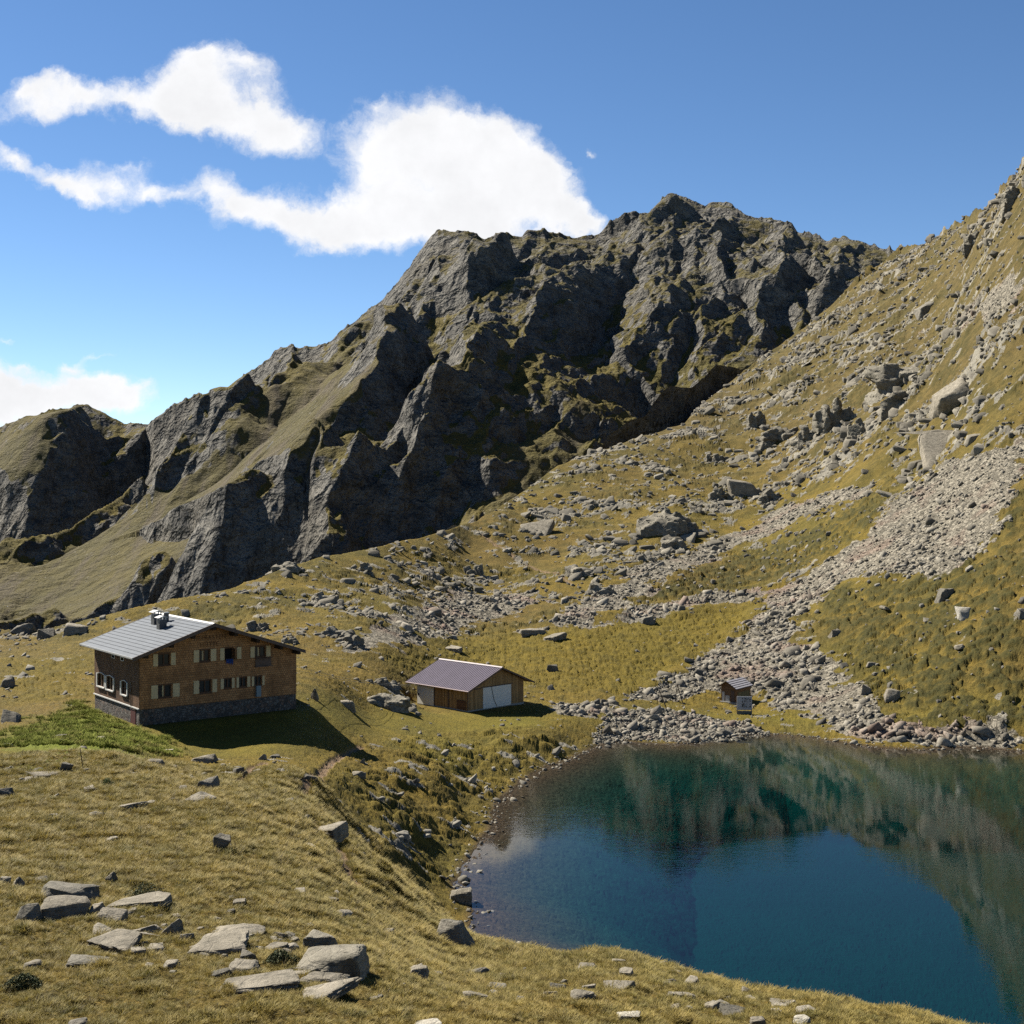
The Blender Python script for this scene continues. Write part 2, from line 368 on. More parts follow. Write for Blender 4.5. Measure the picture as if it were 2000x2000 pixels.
for pts, h, wl, wr in RIBS:
    P = []
    for a, b in pts:
        a *= DSP; b *= DSP
        Y = np.linspace(940 if pts[0] == (183, 767) else 380, float(ridgeY(a)), 600); A = np.full(Y.shape, a)
        zb, zr, Yr = mount_base(A, Y)
        al = len(P) / (len(pts) - 1.0)
        k = np.nonzero(zpy(zb + 1.35 * h * np.clip((1 - al) / .6, 0, 1) ** .8 * np.clip((Yr - Y) / 90, 0, 1), Y) <= b)[0]
        y = Y[k[0]] if len(k) else Y[-1]
        P.append(((a - CX) / F * y, y))
    _RP.append((np.array(P), h, wl, wr))

def rib_field(x, y):
    tot = np.zeros(x.shape, np.float32); cliff = np.zeros(x.shape, np.float32)
    for P, h, wl, wr in _RP:
        best = np.full(x.shape, 1e9, np.float32); sgn = np.zeros(x.shape, np.float32); along = np.zeros(x.shape, np.float32)
        for i in range(len(P) - 1):
            ax, ay = P[i]; ex, ey = P[i + 1] - P[i]
            L2 = ex * ex + ey * ey + 1e-9
            t = ((x - ax) * ex + (y - ay) * ey) / L2
            tc = np.clip(t, 0, 1)
            d = np.hypot(x - ax - tc * ex, y - ay - tc * ey)
            s = (ex * (y - ay) - ey * (x - ax))          # >0: left of the way down
            n = d < best
            best = np.where(n, d, best); sgn = np.where(n, s / math.sqrt(L2), sgn); along = np.where(n, (i + tc) / (len(P) - 1), along)
        # heading down towards the viewer, the sunny flank is the one at the photo's left = right hand of the way down
        lw = np.clip(.5 - sgn / (.5 * best + .01), 0, 1)
        left = lw > .5
        f = lw * np.clip(1 - best / wl, 0, 1) ** 1.25 + (1 - lw) * np.clip(1 - best / wr, 0, 1)
        end = np.clip((1 - along) / .6, 0, 1) ** .8 * sstep(0, .10, along)
        f = f * end
        tot = np.maximum(tot, 0) + h * 1.35 * f * (1 - .45 * np.clip(tot / 40, 0, 1))
        cliff = np.maximum(cliff, np.where(left, 0, sstep(0, .2, f)))
    return tot, cliff

def mount_full(x, y):
    px = np.clip(CX + F * x / y, -900, 2900); Y = y
    z, zr, Yr = mount_base(px, Y)
    wx = fbm(x / 90.0, y / 90.0, 3, 81) * 26; wy = fbm(x / 90.0, y / 90.0, 3, 83) * 26
    w2x = fbm(x / 22.0, y / 22.0, 2, 84) * 6; w2y = fbm(x / 22.0, y / 22.0, 2, 85) * 6
    rib, cliff = rib_field(x + wx * .55 + w2x, y + wy * .55 + w2y)
    top = np.clip((Yr - Y) / 70.0, 0, 1)
    z = z + rib * top
    # buttresses and gullies run down towards the viewer's left, steep on their right hand side
    a = .94 * x - .34 * y; b = .34 * x + .94 * y              # a across the ribs, b along them
    r1 = ridged((a + wx) / 75.0, (b + wy) / 190.0, 5, 87)
    r2 = ridged((a + w2x) / 20.0, (b + w2y) / 66.0, 5, 89)
    def saw(q, k):
        t = q - np.floor(q)
        return np.where(t < k, (t / k) ** 1.3, (1 - t) / (1 - k))
    sw = saw((a + wx * .9 + w2x * .8) / 58.0 + .35 * fbm(b / 120.0, a / 300.0, 2, 86), .70) * (.35 + .65 * sstep(-.25, .3, fbm(x / 130.0, y / 130.0, 2, 88)))
    sw2 = saw((a + wx * .5 + w2x) / 21.0 + .4 * fbm(b / 50.0, a / 90.0, 2, 90), .66) * sstep(-.3, .25, fbm(x / 50.0, y / 50.0, 2, 94))
    smoothf = grassband(x, y, px)
    rough = (1 - smoothf)
    wr, w2, wc = worley((a + w2x) / 11.0, (b + w2y) / 22.0, 91)
    wr3, w23, wc3 = worley((a + w2x * .4) / 4.0, (b + w2y * .4) / 7.0, 92)
    dz = rough * ((sw - .4) * 23 + (sw2 - .4) * 6.0 + (r1 - .45) * 7 + (r2 - .4) * 3.4 + (wc - .5) * 2.6 * sstep(0, .4, w2 - wr) + (wc3 - .5) * 1.3 * sstep(0, .25, w23 - wr3)) + fbm(x / 9.0, y / 9.0, 4, 93) * (1.3 * rough + .5)
    edge = .30 + .70 * np.clip((Yr - Y) / 45.0, 0, 1)
    z = z + dz * edge * sstep(0, 60, Y - crestY(px))
    z = z - np.maximum(560 - Y, 0) * .35
    dzr = (zr + (ridged(px / 26.0, px * 0, 4, 95) - .45) * 5.5) - z
    z = z + np.where(Y <= Yr, dzr * np.exp(-np.maximum(Yr - Y, 0) / 10.0), 0)
    z = np.where(Y < Yr, cap(z, Y, zr, Yr, .0028), z)
    z = np.where(Y > Yr, zr - (Y - Yr) * .8 + dz * .4, z)
    return dict(z=z, smooth=smoothf, cliff=cliff, r1=r1)

ZM_GRASS = []
def grassband(x, y, px):
    m = np.zeros(x.shape, np.float32)
    for P in ZM_GRASS:
        m = np.maximum(m, sstep(-18, 14, poly_sd(x, y, P) + fbm(x / 30.0, y / 30.0, 3, 97) * 22))
    return m * .93

def zone_m(*pts):
    P = []
    for a, b in np.array(pts, float) * DSP:
        Y = np.linspace(390, float(ridgeY(a)), 600); A = np.full(Y.shape, a)
        zb, zr, Yr = mount_base(A, Y)
        rb, _ = rib_field((A - CX) / F * Y, Y)
        k = np.nonzero(zpy(zb + rb * np.clip((Yr - Y) / 70, 0, 1), Y) <= b)[0]
        y = Y[k[0]] if len(k) else Y[-1]
        P.append(((a - CX) / F * y, y))
    return np.array(P)
ZM_GRASS = [zone_m((640,670),(720,630),(690,700),(610,775),(545,850),(420,960),(320,1060),(210,1150),(100,1175),(0,1185),(0,1120),(130,1030),(260,950),(380,860),(450,790),(540,720)),
            zone_m((-60,1075),(60,1060),(140,1045),(90,1110),(0,1190),(-60,1210)),
            zone_m((-60,830),(60,795),(160,765),(185,770),(110,850),(40,950),(-60,1040)),
            zone_m((900,985),(980,880),(1040,820),(1110,800),(1060,880),(980,940)),
            zone_m((1480,700),(1420,720),(1350,760),(1300,800),(1400,740),(1480,660),(1540,600),(1600,570))]
# ------------------------------------------------------------------ terrain meshes
def cols():
    d = np.arange(-30, 2031, 1.75)
    a = np.linspace(-900, -55, 26); b = np.linspace(2056, 2900, 26)
    return np.concatenate([a, d, b])

def rows_for(pxs, smooth, Y0, Y1, n, extra, k=160.0):
    """distances per column, spread evenly over the picture height they cover"""
    m = 260
    t = np.linspace(0, 1, m)
    L0 = np.log(Y0)[:, None]; L1 = np.log(Y1)[:, None]
    Y = np.exp(L0 + (L1 - L0) * t[None])
    P = np.repeat(pxs[:, None], m, 1)
    py = zpy(smooth(P, Y), Y)
    w = np.abs(np.diff(py, axis=1)) + k * np.diff(np.log(Y), axis=1)
    cw = np.concatenate([np.zeros((len(pxs), 1)), np.cumsum(w, 1)], 1); cw /= cw[:, -1:]
    s = np.linspace(0, 1, n)
    out = np.empty((len(pxs), n))
    for i in range(len(pxs)):
        out[i] = np.interp(s, cw[i], t)
    # neighbouring columns share nearly the same spacing, so that no face is sheared across a cliff
    pad = 90; o = np.concatenate([np.repeat(out[:1], pad, 0), out, np.repeat(out[-1:], pad, 0)], 0)
    for _ in range(3):
        c = np.cumsum(np.concatenate([np.zeros((1, n)), o], 0), 0); w_ = 61
        m_ = (c[w_:] - c[:-w_]) / w_
        o = np.concatenate([np.repeat(m_[:1], w_ // 2, 0), m_, np.repeat(m_[-1:], w_ // 2, 0)], 0)
    out = np.exp(L0 + (L1 - L0) * o[pad:-pad])
    return np.concatenate([out, Y1[:, None] + np.array(extra)[None]], 1)

def grid_mesh(name, X, Yy, Z, attrs, mat, kind='structure', keep=None):
    nc, nr = X.shape
    co = np.stack([X, Yy, Z], -1).reshape(-1, 3).astype(np.float32)
    idx = np.arange(nc * nr).reshape(nc, nr)
    q = np.stack([idx[:-1, :-1], idx[1:, :-1], idx[1:, 1:], idx[:-1, 1:]], -1).reshape(-1, 4)
    if keep is not None:
        q = q[keep[:-1, :-1].reshape(-1)]
    me = bpy.data.meshes.new(name)
    me.vertices.add(len(co)); me.vertices.foreach_set('co', co.ravel())
    me.loops.add(q.size); me.loops.foreach_set('vertex_index', q.astype(np.int32).ravel())
    me.polygons.add(len(q)); me.polygons.foreach_set('loop_start', np.arange(0, q.size, 4, dtype=np.int32))
    me.polygons.foreach_set('loop_total', np.full(len(q), 4, np.int32)) if False else None
    me.update(calc_edges=True)
    me.polygons.foreach_set('use_smooth', np.ones(len(q), bool))
    for k, v in attrs.items():
        a = me.attributes.new(k, 'FLOAT', 'POINT'); a.data.foreach_set('value', np.asarray(v, np.float32).ravel())
    me.materials.append(mat)
    o = bpy.data.objects.new(name, me); C.objects.link(o)
    o['kind'] = kind
    return o

def slope_of(X, Y, Z):
    dx1, dy1, dz1 = np.gradient(X, axis=0), np.gradient(Y, axis=0), np.gradient(Z, axis=0)
    dx2, dy2, dz2 = np.gradient(X, axis=1), np.gradient(Y, axis=1), np.gradient(Z, axis=1)
    nx = dy1 * dz2 - dz1 * dy2; ny = dz1 * dx2 - dx1 * dz2; nz = dx1 * dy2 - dy1 * dx2
    return np.abs(nz) / np.sqrt(nx * nx + ny * ny + nz * nz + 1e-12)

def blur(a, n):
    for _ in range(n):
        a = (a + np.roll(a, 1, 0) + np.roll(a, -1, 0) + np.roll(a, 1, 1) + np.roll(a, -1, 1)) / 5
    return a

def build_ground(mat):
    pxs = cols()
    Yn = rows_for(pxs, lambda p, y: ground_smooth(p, y), np.full(len(pxs), 8.0), crestY(pxs), 980, [3, 8, 15, 25, 40, 60, 90, 130], 120)
    P = np.repeat(pxs[:, None], Yn.shape[1], 1)
    X = (P - CX) / F * Yn
    d = {}
    fl_x, fl_y = X.ravel(), Yn.ravel()
    for i in range(0, len(fl_x), 200000):
        r = ground_full(fl_x[i:i + 200000], fl_y[i:i + 200000])
        for k, v in r.items():
            d.setdefault(k, []).append(np.asarray(v, np.float32))
    d = {k: np.concatenate(v).reshape(X.shape) for k, v in d.items()}
    nz = slope_of(X, Yn, d['z'])
    nzb = slope_of(X, Yn, blur(d['z'].copy(), 3))
    far = sstep(170, 210, Yn)
    rock = np.maximum(d['rock'], far * sstep(.56, .40, nzb + .25 * fbm(X / 9, Yn / 9, 4, 96)) * (1 - .75 * d['shrub']) * (1 - .75 * d['up']))
    rock = np.maximum(rock, (1 - far) * sstep(.5, .36, nzb) * .55)
    at = dict(rock=rock, scree=d['scree'], green=d['green'], shrub=d['shrub'], soil=d['soil'], wet=d['wet'], meadow=d['meadow'], depth=np.maximum(d['sd'], 0), up=d['up'])
    return grid_mesh('ground', X, Yn, d['z'], at, mat)

def build_mountain(mat):
    pxs = cols(); pxs = pxs[pxs < 2100]
    Yn = rows_for(pxs, lambda p, y: mount_base(p, y)[0], np.maximum(crestY(pxs) + 30, 420), ridgeY(pxs), 760, [3, 7, 14, 25, 45, 80, 140], 700)
    P = np.repeat(pxs[:, None], Yn.shape[1], 1)
    X = (P - CX) / F * Yn
    d = {}
    fl_x, fl_y = X.ravel(), Yn.ravel()
    for i in range(0, len(fl_x), 200000):
        r = mount_full(fl_x[i:i + 200000], fl_y[i:i + 200000])
        for k, v in r.items():
            d.setdefault(k, []).append(np.asarray(v, np.float32))
    d = {k: np.concatenate(v).reshape(X.shape) for k, v in d.items()}
    # a few folds of the buttress field are too sharp for the mesh: soften just those
    z = d['z']
    j = (np.abs(np.diff(z, axis=0, append=z[-1:])) > 4.0) | (np.abs(np.diff(z, axis=1, append=z[:, -1:])) > 7.0)
    d['z'] = z + (blur(z.copy(), 14) - z) * np.clip(blur(j.astype(np.float32), 8) * 6, 0, 1)
    nzb = .5 * slope_of(X, Yn, blur(d['z'].copy(), 2)) + .5 * slope_of(X, Yn, blur(d['z'].copy(), 9))
    gn = fbm(X / 40, Yn / 40, 4, 99) * .26 + fbm(X / 5, Yn / 5, 2, 98) * .10
    grass = np.clip(sstep(.64, .80, nzb + gn) * .9 + d['smooth'] * sstep(.5, .62, nzb + gn), 0, 1)
    low = sstep(190, 60, d['z'])
    grass = grass * (.62 + .38 * low)
    return grid_mesh('mountain', X, Yn, d['z'], dict(grass=grass, band=d['smooth'], low=low), mat)
# ------------------------------------------------------------------ materials
class NT:
    def __init__(s, name):
        s.m = bpy.data.materials.new(name); s.m.use_nodes = True
        s.t = s.m.node_tree; s.t.nodes.clear()
        s.out = s.n('ShaderNodeOutputMaterial')
    def n(s, typ, **kw):
        o = s.t.nodes.new(typ)
        for k, v in kw.items():
            setattr(o, k, v)
        return o
    def l(s, a, b):
        s.t.links.new(a, b)
    def val(s, sock, v):
        if isinstance(v, bpy.types.NodeSocket):
            s.l(v, sock)
        else:
            sock.default_value = v
    def attr(s, name):
        return s.n('ShaderNodeAttribute', attribute_name=name).outputs['Fac']
    def coord(s, kind='Object', scale=None):
        o = s.n('ShaderNodeTexCoord').outputs[kind]
        if scale is None:
            return o
        mp = s.n('ShaderNodeMapping'); s.l(o, mp.inputs[0]); mp.inputs['Scale'].default_value = scale
        return mp.outputs[0]
    def noise(s, vec, scale, detail=4, rough=.55, dist=0.0, out=0):
        k = s.n('ShaderNodeTexNoise'); s.l(vec, k.inputs['Vector'])
        k.inputs['Scale'].default_value = scale; k.inputs['Detail'].default_value = detail
        k.inputs['Roughness'].default_value = rough; k.inputs['Distortion'].default_value = dist
        return k.outputs[out]
    def vor(s, vec, scale, feature='F1', out='Distance', rnd=1.0):
        k = s.n('ShaderNodeTexVoronoi', feature=feature); s.l(vec, k.inputs['Vector'])
        k.inputs['Scale'].default_value = scale; k.inputs['Randomness'].default_value = rnd
        return k.outputs[out]
    def math(s, op, a, b=0.0, c=None, clamp=False):
        k = s.n('ShaderNodeMath', operation=op, use_clamp=clamp)
        s.val(k.inputs[0], a); s.val(k.inputs[1], b)
        if c is not None:
            s.val(k.inputs[2], c)
        return k.outputs[0]
    def ramp(s, f, stops, interp='LINEAR'):
        k = s.n('ShaderNodeValToRGB'); k.color_ramp.interpolation = interp
        e = k.color_ramp.elements
        while len(e) < len(stops):
            e.new(.5)
        for i, (p, c) in enumerate(stops):
            e[i].position = p
            e[i].color = (c, c, c, 1) if isinstance(c, (int, float)) else (*c, 1)
        s.l(f, k.inputs[0])
        return k.outputs[0]
    def mix(s, f, a, b, blend='MIX'):
        k = s.n('ShaderNodeMix', data_type='RGBA', blend_type=blend)
        s.val(k.inputs[0], f)
        for sock, v in ((k.inputs[6], a), (k.inputs[7], b)):
            if isinstance(v, bpy.types.NodeSocket):
                s.l(v, sock)
            else:
                sock.default_value = (*v, 1)
        return k.outputs[2]
    def rng(s, f, a, b, c=0.0, d=1.0):
        k = s.n('ShaderNodeMapRange'); s.l(f, k.inputs[0])
        for i, v in enumerate((a, b, c, d)):
            k.inputs[i + 1].default_value = v
        return k.outputs[0]
    def bump(s, h, strength, dist, normal=None):
        k = s.n('ShaderNodeBump'); s.l(h, k.inputs['Height'])
        s.val(k.inputs['Strength'], strength); k.inputs['Distance'].default_value = dist
        if normal is not None:
            s.l(normal, k.inputs['Normal'])
        return k.outputs[0]
    def bsdf(s, color, rough=.9, normal=None, spec=.25, metal=0.0, gain=1.0, sat=1.0):
        b = s.n('ShaderNodeBsdfPrincipled')
        if isinstance(color, bpy.types.NodeSocket):
            if gain != 1.0 or sat != 1.0:
                h = s.n('ShaderNodeHueSaturation'); s.l(color, h.inputs['Color']); h.inputs['Value'].default_value = gain; h.inputs['Saturation'].default_value = sat
                color = h.outputs[0]
            s.l(color, b.inputs['Base Color'])
        else:
            b.inputs['Base Color'].default_value = (*color, 1)
        s.val(b.inputs['Roughness'], rough)
        b.inputs['Specular IOR Level'].default_value = spec; b.inputs['Metallic'].default_value = metal
        if normal is not None:
            s.l(normal, b.inputs['Normal'])
        s.l(b.outputs[0], s.out.inputs[0])
        return b

def rock_color(t, co, lo=(.085, .080, .066), hi=(.20, .185, .15), s=.35):
    n1 = t.noise(co, s, 6, .62)
    n2 = t.noise(co, s * 9, 4, .6)
    c = t.mix(t.rng(n1, .34, .68), lo, hi)
    c = t.mix(t.math('MULTIPLY', t.rng(n2, .58, .74), .55), c, (.055, .054, .045))       # dark lichen
    c = t.mix(t.math('MULTIPLY', t.rng(t.noise(co, s * 2.7, 5, .6), .60, .74), .5), c, (.21, .20, .15))
    return c

def mat_ground():
    t = NT('alpine_ground'); co = t.coord()
    g0 = t.noise(co, .018, 4, .6); g1 = t.noise(co, .07, 6, .62); g2 = t.noise(co, .5, 6, .68); g3 = t.noise(co, 4.0, 4, .7)
    grass = t.mix(t.rng(g1, .38, .62), (.078, .064, .017), (.118, .086, .021))
    grass = t.mix(t.math('MULTIPLY', t.rng(g0, .45, .62), .6), grass, (.092, .064, .024))
    grass = t.mix(t.math('MULTIPLY', t.rng(g2, .47, .66), .8), grass, (.050, .042, .013))
    grass = t.mix(t.math('MULTIPLY', t.rng(g2, .45, .32), .55), grass, (.150, .108, .036))
    grass = t.mix(t.math('MULTIPLY', t.rng(g3, .50, .64), .6), grass, (.036, .027, .010))
    grass = t.mix(t.math('MULTIPLY', t.attr('meadow'), .6), grass, t.mix(t.rng(g3, .4, .62), (.120, .090, .018), (.070, .056, .013)))
    grass = t.mix(t.math('MULTIPLY', t.attr('up'), .65), grass, t.mix(t.rng(g2, .42, .6), (.070, .055, .026), (.036, .030, .014)))
    gl = t.mix(t.rng(g3, .35, .65), (.060, .080, .012), (.115, .130, .026))
    grass = t.mix(t.math('MULTIPLY', t.attr('green'), t.rng(g2, .7, .35, .55, 1.0)), grass, gl)
    shr = t.mix(t.rng(g3, .38, .62), (.020, .022, .008), (.050, .042, .014))
    grass = t.mix(t.math('MULTIPLY', t.attr('shrub'), t.rng(g2, .25, .5)), grass, shr)
    soil = t.mix(t.rng(g3, .35, .65), (.10, .068, .042), (.17, .125, .085))
    grass = t.mix(t.attr('soil'), grass, soil)
    rk = rock_color(t, co)
    rf = t.math('ADD', t.attr('rock'), t.math('MULTIPLY', t.math('SUBTRACT', t.noise(co, .9, 6, .7), .5), 1.5))
    col = t.mix(t.rng(rf, .42, .62), grass, rk)
    cell = t.vor(co, 1.35, out='Color'); cr = t.n('ShaderNodeSeparateColor'); t.l(cell, cr.inputs[0])
    ed = t.vor(co, 1.35, 'DISTANCE_TO_EDGE')
    stone = t.mix(cr.outputs[0], (.070, .064, .050), (.215, .195, .155))
    stone = t.mix(t.math('MULTIPLY', t.rng(t.noise(co, .10, 3), .54, .68), .4), stone, (.16, .10, .078))
    stone = t.mix(t.rng(ed, .015, .10, .85, 0), stone, (.022, .019, .014))
    sf = t.math('ADD', t.attr('scree'), t.math('MULTIPLY', t.math('SUBTRACT', t.noise(co, .45, 6, .7), .5), 1.7))
    col = t.mix(t.rng(sf, .42, .56), col, stone)
    # the lake bed: brown stones, then silt tinted teal for light scattered in the water
    bed = t.mix(t.rng(t.noise(co, 2.2, 5, .7), .36, .64), (.016, .011, .006), (.055, .039, .024))
    silt = t.mix(t.rng(t.noise(co, .12, 3), .4, .6), (.014, .027, .023), (.018, .032, .027))
    bed = t.mix(t.rng(t.attr('depth'), 2, 20), bed, silt)
    col = t.mix(t.attr('wet'), col, bed)
    h = t.math('ADD', t.noise(co, 3.0, 6, .72), t.math('MULTIPLY', t.noise(co, 14.0, 3, .6), .35))
    nb = t.bump(h, .9, .28)
    t.bsdf(col, .95, nb, .12, gain=1.14, sat=1.10)
    return t.m

def mat_mountain():
    t = NT('mountain_rock'); co = t.coord()
    n1 = t.noise(co, .018, 6, .6); n2 = t.noise(co, .11, 7, .7); n3 = t.noise(co, .7, 4, .65)
    mp = t.n('ShaderNodeMapping'); t.l(co, mp.inputs[0]); mp.inputs['Rotation'].default_value = (.5, .2, .35); mp.inputs['Scale'].default_value = (.05, .03, .22)
    st = t.noise(mp.outputs[0], 1.0, 6, .65, .8)
    rk = t.mix(t.rng(n2, .36, .64), (.062, .060, .054), (.170, .161, .140))
    rk = t.mix(t.math('MULTIPLY', t.rng(n3, .5, .66), .6), rk, (.034, .034, .033))
    rk = t.mix(t.math('MULTIPLY', t.rng(st, .52, .66), .55), rk, (.175, .165, .142))
    rk = t.mix(t.math('MULTIPLY', t.rng(st, .46, .34), .5), rk, (.045, .044, .042))
    rk = t.mix(t.math('MULTIPLY', t.rng(n1, .52, .66), .30), rk, (.090, .075, .050))
    gr = t.mix(t.rng(n1, .38, .62), (.078, .066, .020), (.105, .084, .024))
    gr = t.mix(t.math('MULTIPLY', t.rng(n2, .46, .62), .7), gr, (.058, .050, .022))
    mb = t.n('ShaderNodeMapping'); t.l(co, mb.inputs[0]); mb.inputs['Rotation'].default_value = (0, 0, .35); mb.inputs['Scale'].default_value = (.10, .012, .02)
    strip = t.noise(mb.outputs[0], .8, 4, .6)
    gr = t.mix(t.math('MULTIPLY', t.attr('band'), t.rng(strip, .50, .64)), gr, (.088, .070, .050))
    gr = t.mix(t.math('MULTIPLY', t.attr('low'), t.math('MULTIPLY', t.attr('band'), .5)), gr, (.066, .060, .036))
    gf = t.math('ADD', t.attr('grass'), t.math('MULTIPLY', t.math('SUBTRACT', n2, .5), 1.5))
    col = t.mix(t.rng(gf, .42, .64), rk, gr)
    spk = t.rng(t.noise(co, .45, 2, .5), .66, .73)
    col = t.mix(t.math('MULTIPLY', spk, .6), col, (.19, .175, .145))
    wv = t.n('ShaderNodeVectorMath', operation='ADD'); t.l(co, wv.inputs[0])
    wn_ = t.n('ShaderNodeTexNoise'); t.l(co, wn_.inputs['Vector']); wn_.inputs['Scale'].default_value = .06; wn_.inputs['Detail'].default_value = 3
    ws = t.n('ShaderNodeVectorMath', operation='SCALE'); t.l(wn_.outputs['Color'], ws.inputs[0]); ws.inputs['Scale'].default_value = 14; t.l(ws.outputs[0], wv.inputs[1])
    v1 = t.vor(wv.outputs[0], .085); v2 = t.vor(wv.outputs[0], .26); v3 = t.vor(co, .7)
    fac = t.math('ADD', t.math('ADD', v1, t.math('MULTIPLY', v2, .38)), t.math('MULTIPLY', v3, .14))
    h = t.math('ADD', t.math('ADD', t.math('MULTIPLY', n2, .7), t.math('MULTIPLY', n3, .4)), t.math('MULTIPLY', st, .6))
    nb = t.bump(fac, t.rng(gf, .42, .64, .95, .35), 7.0, t.bump(h, .9, 3.5))
    t.bsdf(col, .95, nb, .1, gain=.92, sat=1.03)
    return t.m

def mat_water():
    t = NT('lake_water'); co = t.coord()
    mp = t.coord('Object', (1.0, 2.2, 1.0))
    patch = t.rng(t.noise(co, .045, 2), .40, .62, .15, 1.0)
    h = t.math('ADD', t.noise(mp, 1.6, 3, .55), t.math('MULTIPLY', t.noise(mp, .35, 2, .5), 1.2))
    nb = t.bump(h, t.math('MULTIPLY', patch, .055), .08)
    gl = t.n('ShaderNodeBsdfGlossy'); gl.inputs['Roughness'].default_value = .008; t.l(nb, gl.inputs['Normal'])
    tr = t.n('ShaderNodeBsdfTransparent')
    fr = t.n('ShaderNodeFresnel'); fr.inputs['IOR'].default_value = 1.333; t.l(nb, fr.inputs['Normal'])
    mx = t.n('ShaderNodeMixShader'); t.l(fr.outputs[0], mx.inputs[0]); t.l(tr.outputs[0], mx.inputs[1]); t.l(gl.outputs[0], mx.inputs[2])
    t.l(mx.outputs[0], t.out.inputs[0])
    va = t.n('ShaderNodeVolumeAbsorption'); va.inputs['Color'].default_value = (.02, .84, .86, 1); va.inputs['Density'].default_value = .15
    t.l(va.outputs[0], t.out.inputs['Volume'])
    return t.m

def build_water(mat):
    # a plain convex outline reaching a little under the banks, so that the shore itself draws the waterline
    pts = sorted(map(tuple, LK)); hull = []
    for seq in (pts, pts[::-1]):
        part = []
        for p in seq:
            while len(part) > 1 and (part[-1][0] - part[-2][0]) * (p[1] - part[-2][1]) - (part[-1][1] - part[-2][1]) * (p[0] - part[-2][0]) <= 0:
                part.pop()
            part.append(p)
        hull += part[:-1]
    hull = np.array(hull); ctr = hull.mean(0); n = len(hull)
    dv = hull - ctr; Q = hull + 2.0 * dv / np.linalg.norm(dv, axis=1)[:, None]
    bm = bmesh.new()
    top = [bm.verts.new((a, b, 0)) for a, b in Q]; bot = [bm.verts.new((a, b, -24)) for a, b in Q]
    bm.faces.new(top); bm.faces.new(bot[::-1])
    for i in range(n):
        bm.faces.new((top[i], bot[i], bot[(i + 1) % n], top[(i + 1) % n]))
    bmesh.ops.recalc_face_normals(bm, faces=bm.faces)
    me = bpy.data.meshes.new('water'); bm.to_mesh(me); bm.free(); me.materials.append(mat)
    o = bpy.data.objects.new('water', me); C.objects.link(o); o['kind'] = 'structure'
    return o

# ------------------------------------------------------------------ sky, sun, camera
SUN = Vector((-.84, .60, 1.0)).normalized()

